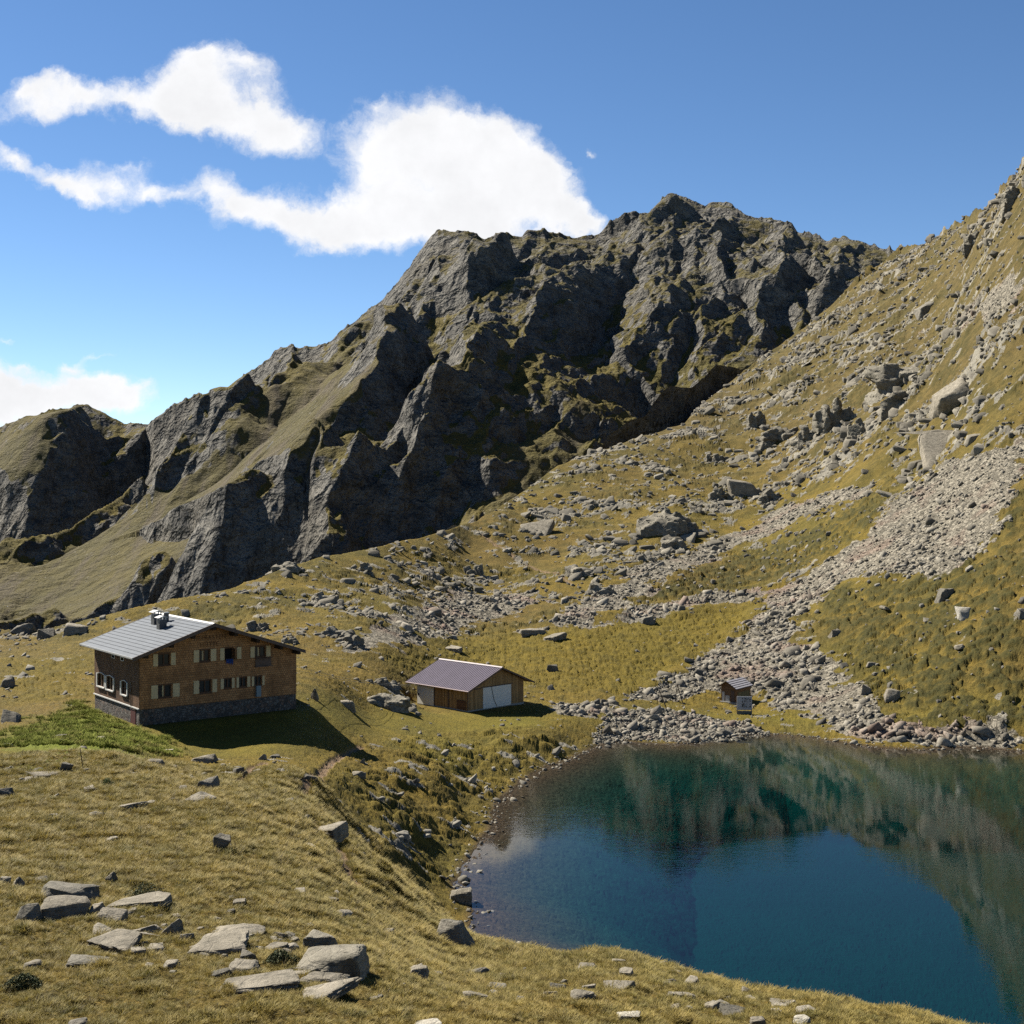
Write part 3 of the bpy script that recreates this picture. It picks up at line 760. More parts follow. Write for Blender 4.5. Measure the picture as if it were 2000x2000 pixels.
def build_world():
    w = bpy.data.worlds.new('World'); bpy.context.scene.world = w; w.use_nodes = True
    t = NT.__new__(NT); t.m = w; t.t = w.node_tree; t.t.nodes.clear()
    out = t.n('ShaderNodeOutputWorld'); bg = t.n('ShaderNodeBackground'); t.l(bg.outputs[0], out.inputs[0])
    sky = t.n('ShaderNodeTexSky', sky_type='NISHITA'); sky.sun_disc = False
    sky.sun_elevation = math.asin(SUN.z); sky.sun_rotation = math.atan2(SUN.x, SUN.y)
    sky.altitude = 2300; sky.air_density = .8; sky.dust_density = .3; sky.ozone_density = 1.0
    co = t.n('ShaderNodeTexCoord').outputs['Generated']
    sp = t.n('ShaderNodeSeparateXYZ'); t.l(co, sp.inputs[0])
    dy = t.math('MAXIMUM', sp.outputs[1], .02)
    u = t.math('DIVIDE', sp.outputs[0], dy); v = t.math('DIVIDE', sp.outputs[2], dy)
    cb = t.n('ShaderNodeCombineXYZ'); t.l(u, cb.inputs[0]); t.l(v, cb.inputs[1])
    uvc = cb.outputs[0]
    # ragged edges: the outline is pushed about by noise
    wn = t.n('ShaderNodeTexNoise'); t.l(uvc, wn.inputs['Vector']); wn.inputs['Scale'].default_value = 16; wn.inputs['Detail'].default_value = 7; wn.inputs['Roughness'].default_value = .62
    off = t.n('ShaderNodeVectorMath', operation='SUBTRACT'); t.l(wn.outputs['Color'], off.inputs[0]); off.inputs[1].default_value = (.5, .5, .5)
    sc = t.n('ShaderNodeVectorMath', operation='SCALE'); t.l(off.outputs[0], sc.inputs[0]); sc.inputs['Scale'].default_value = .060
    ad = t.n('ShaderNodeVectorMath', operation='ADD'); t.l(uvc, ad.inputs[0]); t.l(sc.outputs[0], ad.inputs[1])
    # cloud lobes: bearing and height (photo display columns and rows), half width, half height, tilt, strength
    L = [(60,185,80,40,-15,1.0),(150,180,95,48,0,1.1),(240,195,80,38,5,.95),(330,185,95,60,20,1.25),(400,150,85,85,0,1.2),(380,105,70,42,-20,1.0),(470,135,75,45,25,.9),(430,225,150,58,15,1.3),(540,245,85,60,25,1.15),(500,200,60,40,0,.7),
         (30,305,60,30,10,.9),(110,335,70,34,20,.85),(210,335,110,52,10,.85),(170,360,80,34,20,.7),(300,345,60,40,0,.8),(350,348,50,34,0,.5),(1060,400,90,50,15,.8),(1120,420,60,28,15,.8),(80,215,80,36,-10,.6),(260,300,60,24,0,.35),
         (400,350,70,50,20,.65),(450,400,90,55,25,1.2),(540,410,110,58,10,1.3),(640,410,120,62,0,1.4),(760,390,150,85,0,1.6),(720,290,110,75,10,1.3),(800,240,130,80,15,1.5),(880,300,150,105,20,1.6),(960,310,120,85,30,1.3),(960,380,130,75,0,1.3),(860,420,190,55,0,1.3),(1090,415,80,38,10,.85),(1110,300,26,22,0,.7),(700,190,45,26,0,.45),(1010,350,80,60,0,1.0),
         (60,745,130,50,0,1.9),(170,735,90,44,0,1.8),(240,745,70,40,0,1.6),(0,790,110,40,0,1.1),(135,683,38,22,0,.9),(190,666,70,12,-5,.5),(40,690,40,12,0,.5),(10,650,30,12,0,.4),(-60,720,160,70,0,1.2),(-120,250,140,80,0,1.0),(-250,420,160,70,0,1.0),(2250,260,260,90,0,1.0),(2600,420,300,80,0,1.0)]
    tot = None
    for cx, cy, rx, ry, a, s in L:
        mp = t.n('ShaderNodeMapping', vector_type='TEXTURE'); t.l(ad.outputs[0], mp.inputs[0])
        mp.inputs['Location'].default_value = ((cx * DSP - CX) / F, (CY - cy * DSP) / F, 0)
        mp.inputs['Rotation'].default_value = (0, 0, math.radians(-a))
        mp.inputs['Scale'].default_value = (rx * DSP / F * 1.35, ry * DSP / F * 1.35, 1)
        g = t.n('ShaderNodeTexGradient', gradient_type='QUADRATIC_SPHERE'); t.l(mp.outputs[0], g.inputs[0])
        f = t.math('MULTIPLY', g.outputs[1], s * 1.25)
        tot = f if tot is None else t.math('ADD', tot, f)
    fine = t.noise(ad.outputs[0], 26, 10, .70)
    mid = t.noise(uvc, 11, 6, .6)
    m = t.math('ADD', tot, t.math('MULTIPLY', t.math('SUBTRACT', fine, .5), 1.7))
    m = t.math('ADD', m, t.math('MULTIPLY', t.math('SUBTRACT', mid, .5), .5))
    m = t.math('MULTIPLY', m, t.rng(tot, .02, .22))
    k = t.n('ShaderNodeMapRange', interpolation_type='SMOOTHSTEP'); t.l(m, k.inputs[0]); k.inputs[1].default_value = .08; k.inputs[2].default_value = 1.15
    mask = t.math('MULTIPLY', k.outputs[0], t.rng(sp.outputs[1], .03, .12))
    shade = t.math('MULTIPLY', t.rng(t.noise(uvc, 15, 6, .6), .36, .62, .90, 1.0), t.rng(m, .3, 1.6, 1.0, .93))
    cc = t.n('ShaderNodeVectorMath', operation='SCALE'); cc.inputs[0].default_value = CLOUD; t.l(shade, cc.inputs['Scale'])
    hs = t.n('ShaderNodeHueSaturation'); t.l(sky.outputs[0], hs.inputs['Color']); hs.inputs['Saturation'].default_value = SKYSAT; hs.inputs['Value'].default_value = 1.02
    col = t.mix(mask, hs.outputs[0], cc.outputs[0])
    t.l(col, bg.inputs[0]); bg.inputs[1].default_value = SKY_STRENGTH
    sd = bpy.data.lights.new('sun', 'SUN'); sd.energy = SUN_STRENGTH; sd.angle = math.radians(.53); sd.color = (1, .935, .83)
    so = bpy.data.objects.new('sun', sd); C.objects.link(so); so.rotation_euler = SUN.to_track_quat('Z', 'Y').to_euler()

SKY_STRENGTH, SUN_STRENGTH, EXPOSURE, SKYSAT = .05, 5.0, 1.48, 1.17
CLOUD = (7.6, 7.65, 7.8)

def build_camera():
    cd = bpy.data.cameras.new('camera'); co = bpy.data.objects.new('camera', cd); C.objects.link(co)
    cd.sensor_width = 36; cd.sensor_fit = 'HORIZONTAL'; cd.lens = 36 * F / 2000
    cd.shift_y = -(1000 - CY) / 2000.0
    cd.clip_start = .5; cd.clip_end = 6000
    co.location = (0, 0, H); co.rotation_euler = (math.radians(90), 0, 0)
    sc = bpy.context.scene; sc.camera = co
    sc.view_settings.view_transform = 'Standard'; sc.view_settings.look = 'None'
    sc.view_settings.exposure = EXPOSURE; sc.view_settings.gamma = 1
    sc.render.engine = 'CYCLES'
    sc.cycles.max_bounces = 6; sc.cycles.transparent_max_bounces = 12; sc.cycles.diffuse_bounces = 2
    sc.cycles.use_denoising = DENOISE
DENOISE = False
# ------------------------------------------------------------------ buildings and small things
def simple(name, col, rough=.8, spec=.3, metal=0.0, var=.25, scale=3.0, bump=.0, bdist=.01):
    t = NT(name); co = t.coord()
    n = t.noise(co, scale, 5, .6)
    a = tuple(c * (1 - var) for c in col); b = tuple(min(1, c * (1 + var)) for c in col)
    nb = t.bump(t.noise(co, scale * 6, 4, .6), bump, bdist) if bump else None
    t.bsdf(t.mix(t.rng(n, .3, .7), a, b), rough, nb, spec, metal)
    return t.m

def mat_shingle(name, lo, hi, dark):
    """rows of hand split shingles, on walls that run along x or y"""
    t = NT(name); co = t.coord()
    sp = t.n('ShaderNodeSeparateXYZ'); t.l(co, sp.inputs[0])
    cb = t.n('ShaderNodeCombineXYZ'); t.l(t.math('ADD', sp.outputs[0], sp.outputs[1]), cb.inputs[0]); t.l(sp.outputs[2], cb.inputs[1])
    br = t.n('ShaderNodeTexBrick'); t.l(cb.outputs[0], br.inputs['Vector'])
    br.inputs['Scale'].default_value = 1.0; br.inputs['Brick Width'].default_value = .26; br.inputs['Row Height'].default_value = .24
    br.inputs['Mortar Size'].default_value = .018; br.inputs['Mortar Smooth'].default_value = .3; br.inputs['Bias'].default_value = 0
    br.inputs['Color1'].default_value = (*lo, 1); br.inputs['Color2'].default_value = (*hi, 1); br.inputs['Mortar'].default_value = (*dark, 1)
    n = t.noise(co, .55, 4, .6)
    c = t.mix(t.math('MULTIPLY', t.rng(n, .42, .66), .6), br.outputs['Color'], dark)
    mp = t.coord('Object', (3.0, 3.0, .25))
    c = t.mix(t.math('MULTIPLY', t.rng(t.noise(mp, 1.0, 3, .6), .5, .72), .4), c, dark)
    nb = t.bump(br.outputs['Fac'], .7, .02); nb.node.invert = True
    t.bsdf(c, .85, nb, .2)
    return t.m

def mat_planks(name, lo, hi, width=.18, axis=0):
    t = NT(name); co = t.coord()
    sp = t.n('ShaderNodeSeparateXYZ'); t.l(co, sp.inputs[0])
    x = t.math('ADD', sp.outputs[0], sp.outputs[1]) if axis == 0 else sp.outputs[2]
    f = t.math('DIVIDE', x, width)
    cell = t.math('FLOOR', f)
    wn = t.n('ShaderNodeTexWhiteNoise', noise_dimensions='1D'); t.l(cell, wn.inputs['W'])
    c = t.mix(wn.outputs[0], lo, hi)
    mp = t.coord('Object', (4, 4, .35) if axis == 0 else (.5, .5, 4))
    c = t.mix(t.math('MULTIPLY', t.rng(t.noise(mp, 1.6, 4, .6), .45, .7), .55), c, tuple(v * .45 for v in lo))
    fr = t.math('FRACT', f)
    gap = t.math('LESS_THAN', fr, .07)
    c = t.mix(gap, c, tuple(v * .18 for v in lo))
    t.bsdf(c, .8, t.bump(gap, .6, -.012), .2)
    return t.m

def mat_stonewall():
    t = NT('rubble_wall'); co = t.coord()
    cc = t.vor(co, 3.2, out='Color'); s = t.n('ShaderNodeSeparateColor'); t.l(cc, s.inputs[0])
    e = t.vor(co, 3.2, 'DISTANCE_TO_EDGE')
    c = t.mix(s.outputs[0], (.050, .045, .040), (.135, .122, .105))
    c = t.mix(t.math('MULTIPLY', t.rng(s.outputs[1], .7, .9), .5), c, (.15, .09, .06))
    c = t.mix(t.rng(e, .02, .07, 1, 0), c, (.055, .050, .045))
    t.bsdf(c, .95, t.bump(t.math('ADD', t.rng(e, 0, .12), t.math('MULTIPLY', t.noise(co, 14, 3), .3)), .9, .06), .15)
    return t.m

class MB:
    """collects shapes into one mesh"""
    def __init__(s):
        s.bm = bmesh.new()
    def box(s, x0, x1, y0, y1, z0, z1):
        v = [s.bm.verts.new(p) for p in ((x0,y0,z0),(x1,y0,z0),(x1,y1,z0),(x0,y1,z0),(x0,y0,z1),(x1,y0,z1),(x1,y1,z1),(x0,y1,z1))]
        for f in ((3,2,1,0),(4,5,6,7),(0,1,5,4),(1,2,6,5),(2,3,7,6),(3,0,4,7)):
            s.bm.faces.new([v[i] for i in f])
        return s
    def prism(s, poly, d):
        """polygon of 3d points swept along d"""
        a = [s.bm.verts.new(p) for p in poly]; b = [s.bm.verts.new(Vector(p) + Vector(d)) for p in poly]
        n = len(a); s.bm.faces.new(a); s.bm.faces.new(b[::-1])
        for i in range(n):
            s.bm.faces.new((a[i], b[i], b[(i + 1) % n], a[(i + 1) % n]))
        return s
    def quad(s, *p):
        s.bm.faces.new([s.bm.verts.new(q) for q in p]); return s
    def bar(s, p, q, r0, r1=None, n=8):
        p = Vector(p); q = Vector(q); r1 = r0 if r1 is None else r1
        d = (q - p).normalized(); a = d.orthogonal().normalized(); b = d.cross(a)
        A = []; B = []
        for i in range(n):
            c = math.cos(2 * math.pi * i / n); w = math.sin(2 * math.pi * i / n)
            A.append(s.bm.verts.new(p + (a * c + b * w) * r0)); B.append(s.bm.verts.new(q + (a * c + b * w) * r1))
        s.bm.faces.new(A[::-1]); s.bm.faces.new(B)
        for i in range(n):
            s.bm.faces.new((A[i], A[(i + 1) % n], B[(i + 1) % n], B[i]))
        return s
    def build(s, name, mat, parent=None, bevel=0.0, loc=None):
        bmesh.ops.recalc_face_normals(s.bm, faces=s.bm.faces)
        if bevel:
            bmesh.ops.bevel(s.bm, geom=list(s.bm.edges), offset=bevel, segments=1, affect='EDGES')
        me = bpy.data.meshes.new(name); s.bm.to_mesh(me); s.bm.free(); me.materials.append(mat)
        o = bpy.data.objects.new(name, me); C.objects.link(o)
        if parent is not None:
            o.parent = parent
        if loc is not None:
            o.location = loc
        return o

def tag(o, label, cat, group=None, kind=None):
    o['label'] = label; o['category'] = cat
    if group: o['group'] = group
    if kind: o['kind'] = kind
    return o

def empty(name, loc, rz=0.0):
    o = bpy.data.objects.new(name, None); C.objects.link(o); o.location = loc; o.rotation_euler = (0, 0, rz); o.empty_display_size = .5
    return o

def gable_wall(name, mat, parent, w, z0, ze_l, ze_r, ridge_u, slope, v, openings, thick=.28, front=True):
    """a gable wall in the plane v with real openings; slope sets the roof line"""
    bm = bmesh.new()
    us = sorted({0, w, ridge_u} | {o[0] for o in openings} | {o[1] for o in openings})
    zr = ze_l + ridge_u * slope
    zs = sorted({z0, zr + .01} | {o[2] for o in openings} | {o[3] for o in openings})
    for i in range(len(us) - 1):
        for j in range(len(zs) - 1):
            cu, cz = (us[i] + us[i + 1]) / 2, (zs[j] + zs[j + 1]) / 2
            if any(o[0] < cu < o[1] and o[2] < cz < o[3] for o in openings):
                continue
            bm.faces.new([bm.verts.new(p) for p in ((us[i], v, zs[j]), (us[i + 1], v, zs[j]), (us[i + 1], v, zs[j + 1]), (us[i], v, zs[j + 1]))])
    bmesh.ops.remove_doubles(bm, verts=bm.verts, dist=1e-4)
    n1 = Vector((-slope, 0, 1)).normalized(); n2 = Vector((slope, 0, 1)).normalized()
    for n in (n1, n2):
        bmesh.ops.bisect_plane(bm, geom=bm.verts[:] + bm.edges[:] + bm.faces[:], plane_co=(ridge_u, v, zr), plane_no=n, clear_outer=True)
    sgn = 1 if front else -1
    for u0, u1, a, b in openings:
        for p in (((u0, v, a), (u0, v + thick * sgn, a), (u0, v + thick * sgn, b), (u0, v, b)), ((u1, v, a), (u1, v, b), (u1, v + thick * sgn, b), (u1, v + thick * sgn, a)),
                  ((u0, v, a), (u1, v, a), (u1, v + thick * sgn, a), (u0, v + thick * sgn, a)), ((u0, v, b), (u0, v + thick * sgn, b), (u1, v + thick * sgn, b), (u1, v, b))):
            bm.faces.new([bm.verts.new(q) for q in p])
    me = bpy.data.meshes.new(name); bm.to_mesh(me); bm.free(); me.materials.append(mat)
    o = bpy.data.objects.new(name, me); C.objects.link(o); o.parent = parent
    return o

def roof_sheet(mb, e, r, v0, v1, th):
    """one roof slope from the eave (u,z) to the ridge (u,z), thickness th below"""
    mb.prism([(e[0], v0, e[1]), (r[0], v0, r[1]), (r[0], v0, r[1] - th), (e[0], v0, e[1] - th)], (0, v1 - v0, 0))

def build_hut():
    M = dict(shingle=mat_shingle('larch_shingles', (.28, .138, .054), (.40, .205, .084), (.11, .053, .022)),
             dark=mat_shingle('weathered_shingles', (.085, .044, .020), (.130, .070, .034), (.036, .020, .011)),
             stone=mat_stonewall(), roof=simple('grey_sheet_metal', (.090, .100, .112), .75, .15, 0, .14, .8),
             seam=simple('seam_metal', (.06, .066, .075), .75, .15, 0, .1), trim=simple('pale_ridge_metal', (.27, .27, .26), .45, .5, .2, .1),
             fascia=simple('brown_fascia', (.095, .065, .048), .8, .2, 0, .2), white=simple('white_painted_wood', (.40, .39, .36), .6, .3, 0, .08),
             cream=simple('cream_shutter', (.44, .335, .18), .7, .25, 0, .12), frame=simple('brown_window_frame', (.085, .040, .018), .7, .25, 0, .2),
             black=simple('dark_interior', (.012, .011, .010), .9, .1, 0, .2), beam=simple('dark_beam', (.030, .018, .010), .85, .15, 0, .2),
             blue=simple('blue_cloth', (.045, .085, .27), .9, .1, 0, .3, 6), metal=simple('flue_metal', (.07, .066, .064), .5, .4, .4, .3),
             box=simple('grey_blue_box', (.13, .17, .18), .6, .3, 0, .1), redoor=simple('dark_red_door', (.06, .018, .014), .8, .2, 0, .2))
    gl = NT('window_glass'); gl.bsdf((.014, .012, .010), .15, None, .2); M['glass'] = gl.m
    root = empty('mountain_hut', (HUT[0], HUT[1], HUT[2]), math.atan2(HU[1], HU[0]))
    tag(root, 'large two storey shingled mountain hut with grey metal roof standing on a stone base', 'hut')
    W, D, ZB, S = 18.1, 13.2, 1.77, .333
    RU, RZ = 7.7, 10.26
    T = .24                                             # roof thickness
    zl = RZ - T - RU * S                                # wall plate heights
    zr = RZ - T - (W - RU) * S
    # stone base and its white drip board
    mb = MB(); mb.prism([(0.0, 0, -1.6), (W, 0, -1.6), (W, D, -1.6), (0.0, D, -1.6)], (0, 0, 1.6 + ZB - .10))
    mb.build('stone_base', M['stone'], root)
    MB().box(-.14, -.003, -.06, D + .1, ZB - .09, ZB + .03).build('drip_board', M['white'], root)
    wins = [('W1', 2.02, 3.33, 6.05, 7.30, 1.45, 2.0, 3.4, 3.95, 1), ('W2', 6.6, 7.8, 6.12, 7.38, 5.92, 6.58, 7.86, 8.54, 1), ('W3', 9.5, 10.5, 6.12, 7.38, 8.95, 9.48, 10.9, 11.46, 0), ('W4', 13.07, 14.34, 6.12, 7.28, 12.5, 13.05, 14.4, 14.95, 1),
            ('L1', 2.02, 3.5, 2.68, 4.04, 1.24, 2.0, 3.6, 4.4, 1), ('L2', 6.6, 7.95, 2.76, 4.12, 5.92, 6.58, 8.06, 8.62, 1), ('L3', 9.42, 10.3, 3.02, 4.08, 9.0, 9.4, 10.32, 10.66, 1), ('L4', 11.2, 12.1, 3.0, 4.08, 10.86, 11.18, 12.13, 12.5, 1), ('L5', 13.0, 13.88, 3.0, 4.02, 12.66, 12.98, 13.93, 14.22, 1)]
    ops = [(w[1], w[2], w[3], w[4]) for w in wins]
    gable_wall('gable_wall', M['shingle'], root, W, ZB - .12, zl, zr, RU, S, -.03, ops)
    gable_wall('rear_wall', M['shingle'], root, W, ZB - .12, zl, zr, RU, S, D + .03, [], front=False)
    # darker weathered side walls, with the openings of the small windows
    side = [(9.9, 12.1, 2.82, 4.10), (7.2, 9.3, 2.78, 4.10), (3.25, 4.85, 2.78, 4.04), (7.0, 7.8, 6.32, 6.72 - .12), (4.3, 5.1, 6.30, 6.60)]
    bm = bmesh.new()
    ys = sorted({-.03, D + .03} | {a for o in side for a in o[:2]}); zs = sorted({ZB + .0, zl + .02} | {a for o in side for a in o[2:]})
    for i in range(len(ys) - 1):
        for j in range(len(zs) - 1):
            cy, cz = (ys[i] + ys[i + 1]) / 2, (zs[j] + zs[j + 1]) / 2
            if any(o[0] < cy < o[1] and o[2] < cz < o[3] for o in side):
                continue
            bm.faces.new([bm.verts.new(p) for p in ((-.03, ys[i + 1], zs[j]), (-.03, ys[i], zs[j]), (-.03, ys[i], zs[j + 1]), (-.03, ys[i + 1], zs[j + 1]))])
    for y0, y1, a, b in side:
        for p in (((-.03, y0, a), (.25, y0, a), (.25, y0, b), (-.03, y0, b)), ((-.03, y1, a), (-.03, y1, b), (.25, y1, b), (.25, y1, a)), ((-.03, y0, a), (-.03, y1, a), (.25, y1, a), (.25, y0, a)), ((-.03, y0, b), (.25, y0, b), (.25, y1, b), (-.03, y1, b))):
            bm.faces.new([bm.verts.new(q) for q in p])
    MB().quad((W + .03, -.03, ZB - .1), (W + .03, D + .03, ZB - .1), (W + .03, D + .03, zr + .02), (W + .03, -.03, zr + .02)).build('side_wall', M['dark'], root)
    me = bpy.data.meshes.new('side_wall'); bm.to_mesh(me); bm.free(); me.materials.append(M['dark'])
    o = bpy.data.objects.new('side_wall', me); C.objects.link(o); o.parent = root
    # gable windows
    for nm, u0, u1, z0, z1, a, b, c, d, closed in wins:
        fr = MB(); t = .09
        for q in ((u0 - .06, u1 + .06, z0 - .10, z0 - .002), (u0 - .06, u1 + .06, z1 + .002, z1 + .08)):
            fr.box(q[0], q[1], -.10, .0, q[2], q[3])
        fr.box(u0, u0 + t, .06, .14, z0, z1).box(u1 - t, u1, .06, .14, z0, z1).box(u0 + t, u1 - t, .06, .14, z1 - t, z1).box(u0 + t, u1 - t, .06, .14, z0, z0 + t)
        m = (u0 + u1) / 2
        if closed:
            fr.box(m - .05, m + .05, .05, .139, z0 + t, z1 - t)
        f = fr.build('window', M['frame'], root)
        if closed:
            MB().box(u0 + .02, u1 - .02, .16, .19, z0 + .02, z1 - .02).build('pane', M['glass'], f)
            if nm in ('W2', 'W4', 'L1'):
                MB().box(m - .22, m + .0, .146, .158, z0 + .1, z1 - .1).build('curtain', M['cream'], f)
        else:
            MB().box(u0 + .02, u1 - .02, .25, .28, z0 + .02, z1 - .02).build('pane', M['black'], f)  # no glass: black sheet painted in for the unlit room
            MB().box(u1 - .02, u1 + .02, -.55, -.02, z0 + .05, z1 - .05).build('casement', M['frame'], f)
        for s0, s1 in ((a, b), (c, d)):
            MB().box(s0 + .02, s1 - .02, -.105, -.045, z0 - .02, z1 + .02).build('shutter', M['cream'], f, .008)
    # the bedding airing at the open window
    ck = MB()
    cols_ = 9; P = []
    for i in range(cols_):
        u = 9.62 + .8 * i / (cols_ - 1); zb = 5.62 + .22 * abs(math.sin(i * 1.3)) - .16 * (i / 8.0)
        y = -.17 - .05 * math.sin(i * 1.9)
        P.append(((u, .05, 6.16), (u, y, 6.18 + .03 * math.sin(i * 2.2)), (u, y - .03, (6.18 + zb) / 2), (u, y, zb)))
    V = [[ck.bm.verts.new(q) for q in p] for p in P]
    for i in range(cols_ - 1):
        for j in range(3):
            ck.bm.faces.new((V[i][j], V[i + 1][j], V[i + 1][j + 1], V[i][j + 1]))
    bmesh.ops.solidify(ck.bm, geom=ck.bm.faces[:], thickness=.03)
    cl = ck.build('cloth', M['blue'])
    cl.matrix_world = Matrix.Translation(HUT) @ Matrix.Rotation(math.atan2(HU[1], HU[0]), 4, 'Z')
    tag(cl, 'blue cloth hung out of the dark open upper window of the hut', 'cloth')
    # white framed windows in the shaded side wall, with arched heads
    for y0, y1, z0, z1 in side[:3]:
        fr = MB(); t = .24
        fr.box(-.16, -.032, y0 - t, y0 - .005, z0 - .02, z1 + .06).box(-.16, -.032, y1 + .005, y1 + t, z0 - .02, z1 + .06)
        fr.box(-.22, -.033, y0 - .1, y1 + .1, z0 - .15, z0 - .03)
        n = 7
        for i in range(n):
            p0 = y0 + (y1 - y0) * i / n; p1 = y0 + (y1 - y0) * (i + 1) / n
            h0 = .16 * math.sin(math.pi * i / n); h1 = .16 * math.sin(math.pi * (i + 1) / n)
            fr.prism([(-.13, p0, z1 + .01 + h0), (-.13, p1, z1 + .01 + h1), (-.13, p1, z1 + .09 + h1), (-.13, p0, z1 + .09 + h0)], (.09, 0, 0))
        f = fr.build('window', M['white'], root); f['label'] = 'white framed window with arched head in the dark side wall'
        MB().box(.08, .11, y0 + .01, y1 - .01, z0, z1).build('pane', M['glass'], f)
        mu = MB(); m = (y0 + y1) / 2
        for p in ((.0, .075, y0, y0 + .1), (.0, .075, y1 - .1, y1), (.01, .07, m - .06, m + .06)):
            MB().box(*p, z0, z1).build('sash_bar', M['frame'], f)
    for y0, y1, z0, z1 in side[3:]:
        f = MB().box(-.08, -.032, y0 - .1, y0, z0 - .05, z1 + .05).box(-.08, -.032, y1, y1 + .1, z0 - .05, z1 + .05).box(-.08, -.032, y0, y1, z1, z1 + .05).box(-.08, -.032, y0, y1, z0 - .05, z0).build('window', M['white'], root)
        MB().box(.08, .11, y0 + .01, y1 - .01, z0, z1).build('pane', M['glass'], f)
    # cellar door, flue pipe, meter box, bench board
    d = MB().box(-.05, -.004, .95, 2.3, -.35, 1.5).build('door', M['redoor'], root); d['label'] = 'dark red cellar door in the stone base'
    MB().box(-.10, -.052, .85, 2.4, 1.5, 1.66).build('lintel', M['fascia'], root)
    MB().bar((-.10, 2.15, ZB + .04), (-.10, 2.15, 4.3), .04).build('pipe', M['metal'], root)
    MB().box(13.15, 13.7, -.32, -.035, 1.80, 3.0).build('meter_box', M['box'], root, .02)
    bx = MB().box(13.05, 15.05, -.38, -.10, 5.95, 6.0)
    bx.box(13.05, 15.05, -.40, -.36, 5.05, 5.14).box(13.1, 15.0, -.12, -.06, 5.05, 5.9)
    bx.build('hanging_board', M['fascia'], root)
    # roof
    rf = MB(); v0, v1 = -1.5, 14.35
    roof_sheet(rf, (-1.2, RZ - 8.9 * S), (RU, RZ), v0, v1, T); roof_sheet(rf, (18.45, RZ - 10.75 * S), (RU, RZ), v0, v1, T)
    roof = rf.build('roof', M['roof'], root)
    sm = MB()
    for k in range(1, 15):
        u = -1.2 + 8.9 * k / 15; z = RZ - (RU - u) * S
        sm.prism([(u - .03, v0, z - .005), (u + .03, v0, z + .012), (u + .03, v0, z + .045), (u - .03, v0, z + .03)], (0, v1 - v0, 0))
    for k in range(1, 18):
        u = RU + 10.75 * k / 18; z = RZ - (u - RU) * S
        sm.prism([(u - .03, v0, z + .012), (u + .03, v0, z - .005), (u + .03, v0, z + .03), (u - .03, v0, z + .045)], (0, v1 - v0, 0))
    sm.build('seams', M['seam'], roof)
    tr = MB(); tr.prism([(RU - .28, v0 - .02, RZ - .05), (RU, v0 - .02, RZ + .07), (RU + .28, v0 - .02, RZ - .05)], (0, v1 - v0 + .04, 0)); tr.build('ridge_cap', M['trim'], roof)
    vb = MB(); hh = .34
    for vv, th in ((v0, -.07), (v1, .07)):
        vb.prism([(-1.25, vv, RZ - 8.95 * S + .02), (RU, vv, RZ + .04), (18.5, vv, RZ - 10.8 * S + .02), (18.5, vv, RZ - 10.8 * S - hh), (RU, vv, RZ - hh), (-1.25, vv, RZ - 8.95 * S - hh)], (0, th, 0))
    vb.build('verge_board', M['fascia'], roof)
    gt = MB(); gt.box(-1.34, -1.205, v0, v1, RZ - 8.9 * S - .16, RZ - 8.9 * S + .0); gt.build('gutter', M['trim'], roof)
    for u in (.25, 3.0, 5.4, 7.7, 10.2, 12.8, 15.6, 17.75):
        zt = RZ - T - abs(u - RU) * S - .02
        MB().box(u - .19, u + .19, v0 + .06, 0, zt - .42, zt - .06).build('purlin', M['beam'], root)
    # two square chimneys with metal hoods
    for (u, v, w, h, hood) in ((5.6, 9.3, .46, 1.35, 1), (4.9, 6.1, .42, 1.25, 1), (6.3, 8.2, .22, 1.3, 0)):
        zt = RZ - (RU - u) * S
        c = MB().box(u - w, u + w, v - w, v + w, zt - .5, zt + h - .35).build('chimney', M['metal'], roof, .01)
        c2 = MB()
        if hood:
            for du in (-1, 1):
                for dv in (-1, 1):
                    c2.box(u + du * w * .8 - .05, u + du * w * .8 + .05, v + dv * w * .8 - .05, v + dv * w * .8 + .05, zt + h - .345, zt + h - .1)
            c2.prism([(u - w * 1.5, v - w * 1.4, zt + h - .1), (u, v - w * 1.4, zt + h + .12), (u + w * 1.5, v - w * 1.4, zt + h - .1), (u, v - w * 1.4, zt + h - .02)], (0, w * 2.8, 0))
        else:
            c2.box(u - w * 1.3, u + w * 1.3, v - w * 1.3, v + w * 1.3, zt + h - .345, zt + h - .25)
        c2.build('hood', M['trim'], roof)
    # painted lettering under the ridge, in two faded lines
    for txt, sz, u, z in (('TIEFRASTEN', .62, 7.75, 8.45), ('HÜTTE', .62, 7.75, 7.72)):
        cu = bpy.data.curves.new('lettering', 'FONT'); cu.body = txt; cu.size = sz; cu.align_x = 'CENTER'; cu.extrude = .01; cu.space_character = 1.15
        ob = bpy.data.objects.new('tmp', cu); C.objects.link(ob)
        dg = bpy.context.evaluated_depsgraph_get(); me = bpy.data.meshes.new_from_object(ob.evaluated_get(dg))
        bpy.data.objects.remove(ob)
        me.materials.clear(); me.materials.append(bpy.data.materials.get('faded_lettering') or simple('faded_lettering', (.075, .035, .016), .9, .1, 0, .3))
        le = bpy.data.objects.new('lettering', me); C.objects.link(le); le.parent = root
        le.location = (u, -.045, z); le.rotation_euler = (math.radians(90), 0, 0)
    return M

